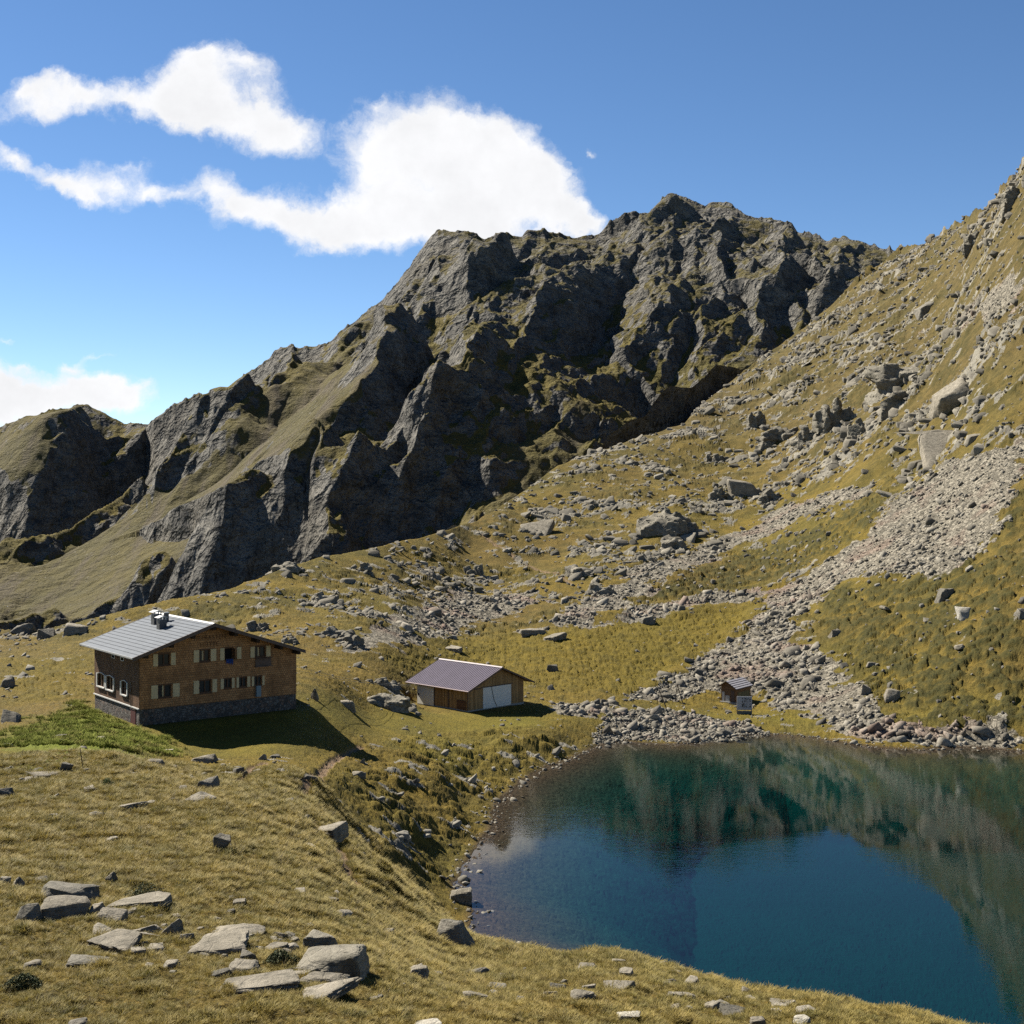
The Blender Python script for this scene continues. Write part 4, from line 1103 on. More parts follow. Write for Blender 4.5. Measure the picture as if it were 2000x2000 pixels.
def build_barn(M):
    W1 = mat_planks('golden_planks', (.20, .115, .045), (.33, .205, .088), .26)
    wht = simple('white_panel', (.52, .50, .44), .6, .3, 0, .06, 1.5)
    rfm = simple('plum_corrugated_sheet', (.062, .050, .072), .7, .2, 0, .12, .6)
    con = simple('concrete', (.22, .21, .19), .9, .1, 0, .15)
    root = empty('barn', (BARN[0], BARN[1], BARN[2]), math.radians(45))
    tag(root, 'small timber barn with plum corrugated roof and white door by the lake', 'barn')
    W, D, RU, RZ, S, T = 11.05, 10.6, 5.75, 5.76, .41, .14
    zl = RZ - T - RU * S; zr = RZ - T - (W - RU) * S
    MB().prism([(-.05, -.05, -1.8), (W + .05, -.05, -1.8), (W + .05, D, -1.8), (-.05, D, -1.8)], (0, 0, 1.98)).build('foundation', con, root)
    gable_wall('gable_wall', W1, root, W, .18, zl, zr, RU, S, 0, [])
    gable_wall('rear_wall', W1, root, W, .18, zl, zr, RU, S, D, [], front=False)
    MB().quad((0, D, .18), (0, 0, .18), (0, 0, zl), (0, D, zl)).build('side_wall', W1, root); MB().quad((W, 0, .18), (W, D, .18), (W, D, zr), (W, 0, zr)).build('side_wall', W1, root)
    d = MB().box(2.86, 8.42, -.12, -.01, .12, 3.06).build('door', wht, root, .01); d['label'] = 'wide white sliding door in the gable'
    MB().box(2.5, 8.8, -.10, -.012, 3.075, 3.17).build('door_rail', M['fascia'], root)
    p = MB().box(-.09, -.01, 7.05, 10.58, .05, 2.72).build('door', wht, root, .01); p['label'] = 'white panelled door in the long side wall'
    MB().box(-.13, -.095, 10.15, 10.45, 1.25, 1.55).build('sign', M['black'], root)
    h = MB().box(-.07, -.01, .35, 2.2, .25, 1.5).build('hatch', mat_planks('dark_planks', (.085, .040, .020), (.12, .062, .030), .3, 1), root); h['label'] = 'dark planked hatch in the side wall'
    for p in ((-.10, .05, 3.86, 4.04), (-.07, .05, 6.86, 7.02), (-.03, .06, -.06, .1)):
        MB().box(*p, .19, zl - .05).build('post', M['fascia'], root)
    MB().box(1.3, 2.6, -.05, -.01, 2.95, 3.10).build('lintel', M['fascia'], root)
    # corrugated roof
    v0, v1 = -1.05, 12.25; nw = 31; rf = bmesh.new()
    for e in (-.8, 12.3):
        rows = []
        for k in range(nw * 8 + 1):
            v = v0 + (v1 - v0) * k / (nw * 8)
            hgt = (.055 if (k % 8) in (0, 1, 7) else .0)
            rows.append([rf.verts.new((u, v, RZ - abs(u - RU) * S + hgt)) for u in (e, (e + RU) / 2, RU)])
        for k in range(len(rows) - 1):
            for j in range(2):
                rf.faces.new((rows[k][j], rows[k + 1][j], rows[k + 1][j + 1], rows[k][j + 1]))
    bmesh.ops.recalc_face_normals(rf, faces=rf.faces)
    me = bpy.data.meshes.new('roof'); rf.to_mesh(me); rf.free(); me.materials.append(rfm)
    roof = bpy.data.objects.new('roof', me); C.objects.link(roof); roof.parent = root
    u_ = MB(); roof_sheet(u_, (-.75, RZ - 6.5 * S - .03), (RU, RZ - .03), v0 + .02, v1 - .02, .10); roof_sheet(u_, (12.25, RZ - 6.5 * S - .03), (RU, RZ - .03), v0 + .02, v1 - .02, .10)
    u_.build('roof_boards', M['fascia'], roof)
    MB().prism([(RU - .25, v0 - .02, RZ + .0), (RU, v0 - .02, RZ + .13), (RU + .25, v0 - .02, RZ + .0)], (0, v1 - v0 + .04, 0)).build('ridge_cap', simple('pale_ridge_sheet', (.23, .20, .20), .5, .4, .1, .1), roof)
    g = MB().bar((-.86, v0, RZ - 6.6 * S - .04), (-.86, v1, RZ - 6.6 * S - .04), .075); g.build('gutter', simple('pink_grey_gutter', (.26, .20, .19), .5, .4, .1, .1), roof)
    vb = MB()
    vb.prism([(-.8, v0, RZ - 6.55 * S + .03), (RU, v0, RZ + .03), (12.3, v0, RZ - 6.55 * S + .03), (12.3, v0, RZ - 6.55 * S - .2), (RU, v0, RZ - .2), (-.8, v0, RZ - 6.55 * S - .2)], (0, -.05, 0))
    vb.build('verge_board', M['fascia'], roof)
    # a dark hose hangs across the white door
    pts = [(4.5, -.14, 3.12), (4.55, -.15, 2.6), (4.75, -.15, 1.9), (4.95, -.15, 1.2), (5.3, -.16, .6), (5.55, -.18, .2)]
    hs = MB()
    for a, b in zip(pts, pts[1:]):
        hs.bar(a, b, .035, n=6)
    ho = hs.build('hose', M['black']); ho.matrix_world = Matrix.Translation(BARN) @ Matrix.Rotation(math.radians(45), 4, 'Z')
    tag(ho, 'thin dark hose hanging down across the white barn door', 'hose')

def build_shed(M):
    wd = mat_planks('brown_planks', (.12, .066, .032), (.19, .11, .05), .2, 1)
    pal = simple('pale_panel', (.34, .33, .30), .7, .2, 0, .12, 2.0)
    root = empty('shed', SHED, math.atan2(SU[1], SU[0]))
    tag(root, 'tiny plank shed with pale striped roof at the foot of the scree', 'shed')
    W, D, RU, RZ, S, T = 2.7, 4.8, 1.1, 3.3, .62, .09
    # local u runs 0..W from the left end
    off = -2.7
    zl = RZ - T - RU * S; zr = RZ - T - (W - RU) * S
    def sh(o):
        o.location.x += off; return o
    sh(gable_wall('gable_wall', wd, root, W, -.3, zl, zr, RU, S, 0, [])); sh(gable_wall('rear_wall', wd, root, W, -.3, zl, zr, RU, S, D, [], front=False))
    sh(MB().quad((0, D, -.3), (0, 0, -.3), (0, 0, zl), (0, D, zl)).build('side_wall', wd, root)); sh(MB().quad((W, 0, -.3), (W, D, -.3), (W, D, zr), (W, 0, zr)).build('side_wall', wd, root))
    sh(MB().box(.22, .62, -.05, -.008, .0, 1.55).build('panel', pal, root)); sh(MB().box(.78, 1.5, -.05, -.008, .0, 1.0).build('panel', pal, root))
    sh(MB().box(1.75, 2.35, -.06, -.008, .0, 1.75).build('door', M['fascia'], root))
    sh(MB().box(W + .008, W + .05, .4, 4.3, .05, 1.5).build('shutter', simple('olive_boards', (.13, .115, .06), .85, .15, 0, .25), root))
    sh(MB().box(-.1, W + .2, -.3, D + .1, -.5, .02).build('plinth', simple('pale_stone_plinth', (.22, .21, .185), .9, .1, 0, .2), root))
    rf = MB(); roof_sheet(rf, (-.55, RZ - 1.65 * S), (RU, RZ), -.5, 5.2, T); roof_sheet(rf, (W + .3, RZ - (W + .3 - RU) * S), (RU, RZ), -.5, 5.2, T)
    roof = sh(rf.build('roof', M['fascia'], root))
    st = MB(); n = 5; L = W + .3 - RU
    for k in range(n):
        a = RU + L * (k + .18) / n; b = RU + L * (k + .80) / n
        st.prism([(a, -.52, RZ - (a - RU) * S + .008), (b, -.52, RZ - (b - RU) * S + .008), (b, -.52, RZ - (b - RU) * S + .05), (a, -.52, RZ - (a - RU) * S + .05)], (0, 5.74, 0))
    st.build('roof_slats', simple('bleached_boards', (.36, .34, .345), .6, .3, 0, .15, 2), roof)
    # notice board on two posts below the shed
    bx = (1454 - CX) / F * 199
    gz = float(ground_full(np.array([bx]), np.array([199.0]))['z'][0])
    b = empty('notice_board', (bx, 199.0, gz), math.radians(-4))
    tag(b, 'grey standing notice board with a dark drawing in front of the tiny shed', 'notice board')
    pw = 1.12
    MB().box(-pw, pw, -.04, .04, .62, 2.66).build('board', simple('grey_board', (.27, .27, .275), .6, .3, 0, .12, 2), b, .01)
    MB().box(-pw - .02, pw + .02, -.075, -.045, .82, .90).build('ledge', simple('pale_ledge', (.33, .32, .33), .6, .3, 0, .05), b)
    MB().box(-pw, -pw + .12, .045, .14, -.6, 2.6).build('leg', M['fascia'], b); MB().box(pw - .12, pw, .045, .14, -.6, 2.6).build('leg', M['fascia'], b)
    MB().box(-pw, pw, -.03, .03, -.02, .50).build('skirt', simple('dull_boards', (.12, .115, .09), .85, .15, 0, .25), b)
    dr = MB(); r2 = random.Random(4)  # dark bars and dabs on the board face
    dr.box(-.42, 1.02, -.0445, -.0405, 1.0, 1.03)
    for k in range(8): dr.box(-.36 + .17 * k, -.345 + .17 * k, -.0445, -.0405, 1.0, 2.5)
    for k in range(46):
        cx_ = r2.uniform(-.35, .95); cz_ = 1.05 + 1.4 * r2.random(); w = r2.uniform(.03, .11); h = r2.uniform(.02, .06)
        a = r2.uniform(-.9, .4)
        p = [(cx_ + w * math.cos(a) * i - h * math.sin(a) * j, -.046, cz_ + w * math.sin(a) * i + h * math.cos(a) * j) for i, j in ((-1, -1), (1, -1), (1, 1), (-1, 1))]
        dr.prism(p, (0, .004, 0))
    dr.build('pattern', simple('dark_marking', (.03, .032, .03), .8, .2, 0, .2), b)

def gz(x, y):
    return float(ground_full(np.array([float(x)]), np.array([float(y)]))['z'][0])

def hit_full(px, py):
    """where the sight line through a photo point meets the finished ground"""
    px = np.asarray(px, float); py = np.asarray(py, float); n = len(px)
    t = np.linspace(0, 1, 420)
    Y = np.exp(np.log(28) + (np.log(crestY(px) * 1.0) - np.log(28))[:, None] * t[None])
    X = (px[:, None] - CX) / F * Y
    z = np.empty(X.shape)
    for i in range(n):
        r = ground_full(X[i], Y[i]); z[i] = np.maximum(r['z'], -.05)
    ok = zpy(z, Y) <= py[:, None]
    k = np.where(ok.any(1), ok.argmax(1), X.shape[1] - 1)
    i = np.arange(n)
    return X[i, k], Y[i, k], z[i, k]

def build_small(M):
    dk = simple('dark_weathered_wood', (.035, .026, .018), .9, .15, 0, .2)
    for (ax, ay), (rx, ry), (lx, ly), lab in (((1288, 1350), (1302, 1382), (1283, 1376), 'dark pole trestle on the shore grass, the nearer and left one of two'), ((1323, 1338), (1334, 1374), (1318, 1369), 'dark pole trestle on the shore grass, the farther one nearer the shed')):
        X, Y, Z = hit_full([rx, lx], [ry, ly])
        Yt = (Y[0] + Y[1]) / 2
        top = Vector(((ax - CX) / F * Yt, Yt, pz(ay, Yt)))
        e = empty('trestle', (float(X[0]), float(Y[0]), float(Z[0])))
        tag(e, lab, 'trestle', 'pole trestles on the shore')
        o = e.location
        MB().bar(Vector((X[0], Y[0], Z[0] - .2)) - o, top - o + Vector((-.05, 0, .2)), .085, .06).build('leg', dk, e)
        MB().bar(Vector((X[1], Y[1], Z[1] - .2)) - o, top - o + Vector((.02, .12, .1)), .05, .04).build('leg', dk, e)
    # two thin cables from the hut to the barn eave
    cm = simple('pale_cable', (.22, .21, .19), .6, .3, 0, .05)
    def loc(o, U, V, u, v, z):
        return Vector((o[0] + U[0] * u + V[0] * v, o[1] + U[1] * u + V[1] * v, o[2] + z))
    for k, (za, zb) in enumerate(((4.75, 2.75), (4.35, 2.6))):
        a = loc(HUT, HU, HV, 18.16, 1.5 + 2.0 * k, za); b = loc(BARN, BU, BV, -.8, 11.2 - .5 * k, zb)
        mb = MB(); n = 18
        pts = [a.lerp(b, i / n) - Vector((0, 0, 1.1 * 4 * (i / n) * (1 - i / n) * .5)) for i in range(n + 1)]
        for p, q in zip(pts, pts[1:]):
            mb.bar(p, q, .02, n=6)
        o = mb.build('cable', cm); tag(o, 'thin pale cable strung from the hut to the barn eave', 'cable', 'cables between hut and barn')
    # marker stick and planks in the pasture
    X, Y, Z = hit_full([163, 320, 203], [1503, 1466, 1643])
    o = MB().bar((0, 0, -.2), (-.25, .05, 1.45), .035, .028).build('marker_stick', dk, None, 0, (float(X[0]), float(Y[0]), float(Z[0])))
    tag(o, 'thin leaning marker stick in the pasture below the lush green grass', 'stick')
    pk = simple('bleached_plank', (.25, .22, .17), .8, .2, 0, .2, 4)
    o = MB().box(-.85, .85, -.14, .14, .02, .09).build('plank', pk, None, .01, (float(X[1]), float(Y[1]), float(Z[1]))); o.rotation_euler = (0, 0, .15)
    tag(o, 'bleached plank lying in the grass in front of the hut', 'plank')
# ------------------------------------------------------------------ stones
def ico(sub):
    bm = bmesh.new(); bmesh.ops.create_icosphere(bm, subdivisions=sub, radius=1.0)
    v = np.array([p.co[:] for p in bm.verts]); f = np.array([[q.index for q in p.verts] for p in bm.faces]); bm.free()
    return v, f
_ICO = {s: ico(s) for s in (1, 2)}

def n3(p, s, seed):
    return (fbm(p[:, 0] * s + p[:, 2] * s * .7, p[:, 1] * s - p[:, 2] * s * .6, 3, seed) + fbm(p[:, 1] * s * .9 + 3, p[:, 2] * s * 1.1 + p[:, 0] * s * .3, 3, seed + 7)) * .5

def hull_pts(P, cuts, rough, seed, detail=2.6):
    """convex block round the points, its faces broken up a little"""
    bm = bmesh.new()
    for p in P:
        bm.verts.new(p)
    r = bmesh.ops.convex_hull(bm, input=bm.verts)
    junk = list({g for g in list(r['geom_interior']) + list(r['geom_unused']) if isinstance(g, bmesh.types.BMVert)})
    if junk:
        bmesh.ops.delete(bm, geom=junk, context='VERTS')
    bmesh.ops.triangulate(bm, faces=bm.faces)
    if cuts:
        bmesh.ops.bevel(bm, geom=list(bm.edges), offset=.045, segments=1, affect='EDGES')
        bmesh.ops.triangulate(bm, faces=bm.faces)
        for _ in range(cuts):
            long = [e for e in bm.edges if e.calc_length() > .22]
            bmesh.ops.subdivide_edges(bm, edges=long, cuts=1)
            bmesh.ops.triangulate(bm, faces=bm.faces)
    bm.normal_update()
    v = np.array([p.co[:] for p in bm.verts]); n = np.array([p.normal[:] for p in bm.verts])
    f = np.array([[q.index for q in p.verts] for p in bm.faces]); bm.free()
    if rough:
        v = v + n * (rough * (n3(v, detail, seed) * 1.4 + .5 * n3(v, detail * 3, seed + 5)))[:, None]
    return v, f

def rock_shape(seed, cuts=2, kind='block', rough=.07):
    """an angular broken stone inside the unit box"""
    r = np.random.default_rng(seed)
    if kind == 'slab':
        n = r.integers(5, 8); a = np.sort(r.random(n)) * 6.283; q = r.uniform(.75, 1.0, n); P = []
        tx, ty = r.uniform(-.22, .22, 2)
        for k in range(n):
            x, y = q[k] * math.cos(a[k]), q[k] * math.sin(a[k])
            P.append((x * .93, y * .93, .55 + tx * x + ty * y + r.uniform(-.06, .06)))
            P.append((x, y, -.1 + r.uniform(-.15, .2))); P.append((x * .85, y * .85, -1.0))
    elif kind == 'blade':
        P = [(r.uniform(-.5, .5), r.uniform(-.5, .5), r.uniform(-1, -.4)) for _ in range(7)] + [(r.uniform(-.9, .9), r.uniform(-.4, .4), r.uniform(-.3, .4)) for _ in range(5)] + [(r.uniform(.0, .4), r.uniform(-.2, .2), 1.0), (r.uniform(-.2, .2), r.uniform(-.3, .3), .75)]
    else:
        n = 17 if kind == 'block' else 26
        u = r.uniform(-1, 1, (n, 3)); P = np.sign(u) * np.abs(u) ** .55
        P[:, :2] *= (1 - .28 * np.clip(P[:, 2:3], 0, 1)); P = P * r.uniform(.78, 1.0, (n, 1))
    v, f = hull_pts(P, cuts, rough, seed)
    c = (v.max(0) + v.min(0)) / 2
    v = (v - c) / ((v.max(0) - v.min(0)) / 2)
    return v, f

def crag_shape(seed, w, d, h, nb=11, tilt=.25, res=44):
    """a fractured outcrop: blocks piled on a common dip, fused into one body"""
    r = np.random.default_rng(seed); V = []; Fc = []; off = 0
    for k in range(nb):
        P, f = rock_shape(seed * 31 + k, 0, 'block' if r.random() < .75 else 'slab', 0)
        sx = r.uniform(.22, .48); sz = r.uniform(.22, .5); sy = r.uniform(.35, .6)
        cx = r.uniform(-.72, .72) if k > 2 else (-.45, .0, .45)[k]
        top = 1 - .55 * abs(cx) ** 1.6
        cz = r.uniform(-.5, max(-.2, top - sz)) if k > 2 else .1
        P = P * np.array([sx, sy, sz])
        a = tilt + r.uniform(-.12, .12)
        R = np.array(Matrix.Rotation(-a, 3, 'Y') @ Matrix.Rotation(r.uniform(-.35, .35), 3, 'Z') @ Matrix.Rotation(r.uniform(-.2, .2), 3, 'X'))
        P = P @ R.T + np.array([cx, r.uniform(-.15, .35), cz])
        V.append(P); Fc.append(f + off); off += len(P)
    for k in range(5):
        P, f = rock_shape(seed * 31 + 60 + k, 0, 'block', 0)
        V.append(P * np.array([.34, .6, .5]) + np.array([-.72 + .36 * k, r.uniform(-.1, .2), -.62 + r.uniform(-.08, .12)])); Fc.append(f + off); off += len(P)
    core, f = rock_shape(seed * 31 + 99, 0, 'block', 0)
    V.append(core * np.array([.8, .5, .55]) + np.array([0, .45, -.35])); Fc.append(f + off)
    V = np.concatenate(V) * np.array([w, d, h]); Fc = np.concatenate(Fc)
    me = bpy.data.meshes.new('tmp'); me.from_pydata(V.tolist(), [], Fc.tolist())
    o = bpy.data.objects.new('tmp', me); C.objects.link(o)
    m = o.modifiers.new('r', 'REMESH'); m.mode = 'VOXEL'; m.voxel_size = 2 * max(w, h) / res
    dg = bpy.context.evaluated_depsgraph_get(); ev = o.evaluated_get(dg); m2 = ev.to_mesh()
    m2.calc_loop_triangles()
    v = np.empty(len(m2.vertices) * 3); m2.vertices.foreach_get('co', v); v = v.reshape(-1, 3)
    n = np.empty(len(m2.vertices) * 3); m2.vertices.foreach_get('normal', n); n = n.reshape(-1, 3)
    f = np.empty(len(m2.loop_triangles) * 3, np.int32); m2.loop_triangles.foreach_get('vertices', f); f = f.reshape(-1, 3)
    ev.to_mesh_clear(); bpy.data.objects.remove(o)
    s = max(w, h)
    q = v / s
    st = np.abs(((q[:, 2] + .3 * q[:, 0] + .08 * n3(q, 3, seed)) * 4.3) % 1 - .5) * 2
    v = v + n * s * (.050 * n3(q, 4.0, seed + 2) + .028 * n3(q, 11, seed + 4) - .030 * sstep(.72, 1, st))[:, None]
    return v, f

def rock_mesh(name, v, f, mat, smooth=False):
    me = bpy.data.meshes.new(name)
    me.vertices.add(len(v)); me.vertices.foreach_set('co', np.asarray(v, np.float32).ravel())
    me.loops.add(f.size); me.loops.foreach_set('vertex_index', f.astype(np.int32).ravel())
    me.polygons.add(len(f)); me.polygons.foreach_set('loop_start', np.arange(0, f.size, 3, dtype=np.int32))
    me.update(calc_edges=True); me.materials.append(mat)
    if smooth:
        me.polygons.foreach_set('use_smooth', np.ones(len(f), bool))
        try:
            me.set_sharp_from_angle(angle=math.radians(34))
        except Exception:
            pass
    return me

def mat_boulder(name, lo, hi, rnd=.25, lichen=.4):
    t = NT(name); co = t.coord('Object'); g = t.n('ShaderNodeNewGeometry').outputs['Position']
    n1 = t.noise(g, 1.1, 6, .62); n2 = t.noise(g, 7.0, 5, .65); n3_ = t.noise(g, 2.6, 4, .6)
    c = t.mix(t.rng(n1, .32, .68), lo, hi)
    c = t.mix(t.math('MULTIPLY', t.rng(n3_, .54, .68), lichen), c, (.040, .038, .028))
    c = t.mix(t.math('MULTIPLY', t.rng(n2, .56, .70), .5), c, tuple(v * .45 for v in lo))
    oi = t.n('ShaderNodeObjectInfo').outputs['Random']
    hs = t.n('ShaderNodeHueSaturation'); t.l(c, hs.inputs['Color']); t.l(t.math('ADD', t.math('MULTIPLY', oi, rnd * 2), 1 - rnd), hs.inputs['Value'])
    mp = t.n('ShaderNodeMapping'); t.l(g, mp.inputs[0]); mp.inputs['Rotation'].default_value = (.35, .25, .3); mp.inputs['Scale'].default_value = (1, 1, 6)
    st = t.noise(mp.outputs[0], 1.4, 5, .65)
    ck = t.n('ShaderNodeTexVoronoi', feature='DISTANCE_TO_EDGE'); t.l(mp.outputs[0], ck.inputs['Vector']); ck.inputs['Scale'].default_value = .9
    h = t.math('ADD', t.math('ADD', t.noise(g, 5, 6, .7), t.math('MULTIPLY', st, 1.2)), t.math('MULTIPLY', t.rng(ck.outputs[0], 0, .04), .22))
    t.bsdf(hs.outputs[0], .92, t.bump(h, .9, .10), .15)
    return t.m

# (x0, x1, y0, y1) in photo pixels, kind, label
FORE = [
 (70,207,1708,1766,'dark','big dark grey boulder at the back of the rock group in the left foreground grass'),
 (77,176,1745,1798,'pale','pale folded boulder in front of the big dark boulder at the left'),
 (25,84,1750,1804,'dark','dark blocky boulder at the left end of the foreground rock group'),
 (168,222,1752,1788,'pale','pale cracked boulder wedged between the folded boulder and a smaller block'),
 (188,248,1768,1800,'pale','small pale block just right of the pale folded boulder'),
 (219,341,1735,1777,'slab','wide pale rock with a dark dwarf shrub growing on it'),
 (164,322,1814,1858,'slab','long flat grey slab lying level in the middle of the left foreground'),
 (246,320,1795,1825,'jag','jagged pale rock leaning behind the long flat slab'),
 (316,362,1786,1833,'jag','upright cracked rock at the right end of the long flat slab'),
 (369,486,1820,1862,'slab','wedge shaped slab tilted up to the right beside the long flat slab'),
 (402,520,1794,1829,'jag','layered dark rock behind the tilted wedge slab'),
 (592,672,1812,1862,'strata','upper layered block of the tall rock stack in the foreground'),
 (574,718,1848,1902,'strata','broad layered base block of the tall rock stack in the foreground'),
 (431,590,1912,1942,'slab','long pale slab lying flat near the bottom edge, the left one of two'),
 (586,706,1915,1952,'slab','thick pale slab near the bottom edge touching the right end of another slab'),
 (582,680,1899,1924,'pale','pale flat rock between the rock stack and the bottom slabs'),
 (445,508,1878,1905,'pale','rounded pale rock alone in the grass above the bottom slabs'),
 (127,208,1862,1888,'dark','low grey rock in the grass below the long flat slab'),
 (517,564,1839,1857,'slab','small flat stone between the wedge slab and the rock stack'),
 (203,229,1700,1728,'jag','slim rock leaning to the right behind the big dark boulder'),
 (22,49,1706,1732,'jag','pointed rock blade standing at the left edge'),
 (-8,20,1708,1730,'pale','bright pale stone cut by the left edge of the picture'),
 (470,506,1850,1876,'dark','dark stone at the foot of the wedge slab'),
 (350,382,1814,1839,'dark','small rounded grey stone between the long slab and the wedge slab'),
 (408,462,1620,1668,'dark','grey boulder with a shaded face on the slope in the middle of the pasture'),
 (612,680,1602,1640,'slab','smooth whaleback rock beside the worn path'),
 (382,428,1510,1542,'dark','dark blocky boulder on the slab ledge below the hut shadow'),
 (366,423,1466,1490,'pale','pale angular rock pair at the edge of the hut shadow'),
 (-12,27,1528,1558,'dark','dark boulder cut by the left edge below the lush grass'),
 (96,115,1585,1601,'pale','small pale pointed stone alone in the left pasture'),
 (174,231,1638,1649,'slab','thin pale sliver of rock lying in the left pasture'),
 (116,142,1482,1506,'dark','grey rock below the lush green grass'),
 (38,116,1496,1522,'slab','long low grey ledge below the lush green grass'),
 (-5,40,1382,1412,'dark','dark rounded rock at the left edge beside the lush grass'),
 (157,198,1531,1545,'slab','low flat rock beside a small green bush in the left pasture'),
 (286,322,1478,1493,'pale','low pale rock in front of the hut, left of the rock pair'),
 (687,715,1505,1521,'pale','pale stone alone on the bank right of the path'),
 (228,283,1565,1587,'slab','flat pale patch of bare rock in the left pasture'),
 (692,799,1336,1384,'strata','big rounded grey crag behind the hut, left of the barn'),
 (726,780,1308,1342,'strata','upper rounded crag on top of the big crag left of the barn'),
 (664,696,1362,1384,'pale','pale block at the left foot of the big rounded crag'),
 (606,624,1342,1372,'jag','upright pale rock in the dark crevice behind the hut'),
 (876,924,1725,1766,'pale','large white boulder standing at the lake edge'),
 (856,926,1782,1846,'dark','large dark rock on the bank above the near shallows'),
 (798,838,1882,1909,'pale','flat faced pale stone in the grass below the dark bank rock'),
 (948,998,1921,1938,'dark','low dark edged stone in the lower middle grass'),
 (903,954,1929,1948,'pale','low pale slab in the lower middle grass, left of the dark edged stone'),
 (1125,1169,1875,1898,'pale','grey cracked boulder on the near bank just below the grassy lip'),
 (1182,1242,1909,1940,'slab','smooth pale boulder split by a crack on the near bank'),
 (1112,1162,1932,1955,'pale','pale domed stone left below the split boulder'),
 (1074,1107,1921,1938,'dark','brown grey stone left of the pale domed stone'),
 (1134,1164,1916,1934,'pale','pale stone beside a dark tuft, left of the split boulder'),
 (1208,1238,1895,1911,'slab','thin flat stone by the turf step on the near bank'),
 (1291,1330,1961,1979,'slab','flat stone tilted to the right on the near bank'),
 (1338,1354,1962,1976,'white','bright white stone on the near bank'),
 (1390,1460,1957,1988,'dark','large rounded stone at the lower right bank, dark on its right side'),
 (1204,1253,1975,1994,'white','bright white flat stone at the bottom edge'),
 (1460,1498,1980,2003,'pale','pale round stone at the bottom edge, right of the large rounded stone'),
 (1504,1556,1948,1966,'slab','brown edged flat stone near the lip of the lower right bank'),
 (1497,1535,1968,1984,'pale','pale rounded stone behind the round one at the lower right'),
 (1552,1598,1964,1984,'pale','grey flat stone at the lower right bank, below the brown edged one'),
 (1550,1584,1982,2004,'white','whitish stone cut by the bottom edge at the right'),
 (800,868,1984,2008,'white','broad white slab cut by the bottom edge'),
 (131,171,1990,2012,'dark','grey round stone cut by the bottom edge at the left'),
 (1250,1281,1200,1220,'dark','dark cube shaped boulder alone on the golden meadow'),
 (1867,1908,1184,1212,'white','bright white boulder on the dark shrub slope'),
 (1727,1758,1341,1369,'pale','rounded pale boulder in the grass right of the scree foot'),
 (1978,2008,1182,1212,'dark','grey boulder cut by the right edge on the shrub slope'),
 (1675,1702,1332,1357,'pale','pale boulder at the right rim of the scree foot'),
 (1618,1645,1225,1247,'pale','pale boulder on the shrub slope near the reddish scree'),
 (1828,1860,1142,1172,'dark','dark boulder cluster head on the upper shrub slope'),
 (1067,1091,1294,1312,'dark','rounded grey boulder alone in the meadow behind the barn'),
 (1226,1368,950,1048,'strata','great dark crag with a grassy top standing out of the middle slope'),
 (1290,1345,1028,1072,'strata','lower broken step at the foot of the great dark crag'),
 (1098,1180,1075,1125,'strata','dark curved rock step below the track on the middle slope'),
 (1140,1205,1115,1162,'strata','shaded rock wall at the lower end of the curved rock step'),
 (905,945,1085,1122,'strata','dark crag on the hillside above the rock field'),
 (1700,1850,660,745,'strata','large dark crag below the upper right slope'),
 (1715,1800,735,800,'strata','dark broken crag under the large one on the right slope'),
 (1795,1905,722,806,'dome','large pale rock dome on the right slope'),
 (1592,1675,735,834,'strata','tall cracked cliff block in the middle of the right slope crags'),
 (1480,1570,812,870,'strata','low cliff block at the left end of the right slope crags'),
 (1555,1605,798,866,'strata','cube like cliff block under the tall cracked one'),
 (1460,1498,772,838,'strata','narrow upright cliff pillar at the left of the crags'),
 (1650,1716,792,850,'strata','rounded cliff block right below the tall cracked one'),
 (1760,1895,818,905,'face','wide smooth pale rock face above the scree on the right slope'),
 (1785,1836,562,614,'dark','dark square crag high on the right slope'),
 (1375,1420,868,905,'strata','small grey crag at the left end of the cliff band'),
 (1420,1480,925,965,'pale','light rock outcrop below the cliff band'),
 (1480,1530,930,985,'strata','broken pale outcrop above the narrow scree strip'),
 (1380,1425,930,975,'strata','rounded outcrop right of the great dark crag'),
 (1015,1085,1010,1045,'face','flat pale rock face beside the hillside track'),
 (1015,1070,1212,1240,'slab','pale ledge at the lower end of the rock field'),
 (1060,1110,1228,1250,'slab','pale sloping slab left of the scree strip end'),
 (850,905,1255,1275,'slab','pale bare rock on the meadow above the barn'),
 (520,590,1085,1115,'strata','pale rock ledge on the skyline of the middle ridge'),
 (600,660,1140,1175,'strata','grey rock ledge on the middle ridge above the hut'),
 (690,730,1085,1118,'strata','grey knob on the middle ridge'),
 (620,690,1210,1245,'strata','dark grey crag right above the hut roof'),
 (475,530,1195,1235,'strata','dark crag just behind the hut ridge'),
 (545,590,1225,1260,'strata','pale crag behind the right roof slope of the hut'),
 (655,712,1225,1262,'strata','dark rock step between the crags above the hut and the barn'),
 (20,72,1212,1240,'dark','dark boulder on the left skyline of the pasture'),
 (72,110,1222,1246,'dark','brown boulder right of the dark one on the left skyline'),
 (125,175,1215,1240,'pale','pale boulder on the left skyline above the hut roof'),
 (1952,2012,322,392,'strata','dark jagged crag on the skyline at the upper right edge'),
 (1880,1930,420,470,'strata','dark rock knob below the skyline crag at the upper right'),
 (0,30,1318,1345,'dark','dark stone in the field at the far left'),
]

KINDS_ = {'dark': 'block', 'pale': 'block2', 'slab': 'slab', 'jag': 'blade', 'white': 'block', 'strata': 'block2'}

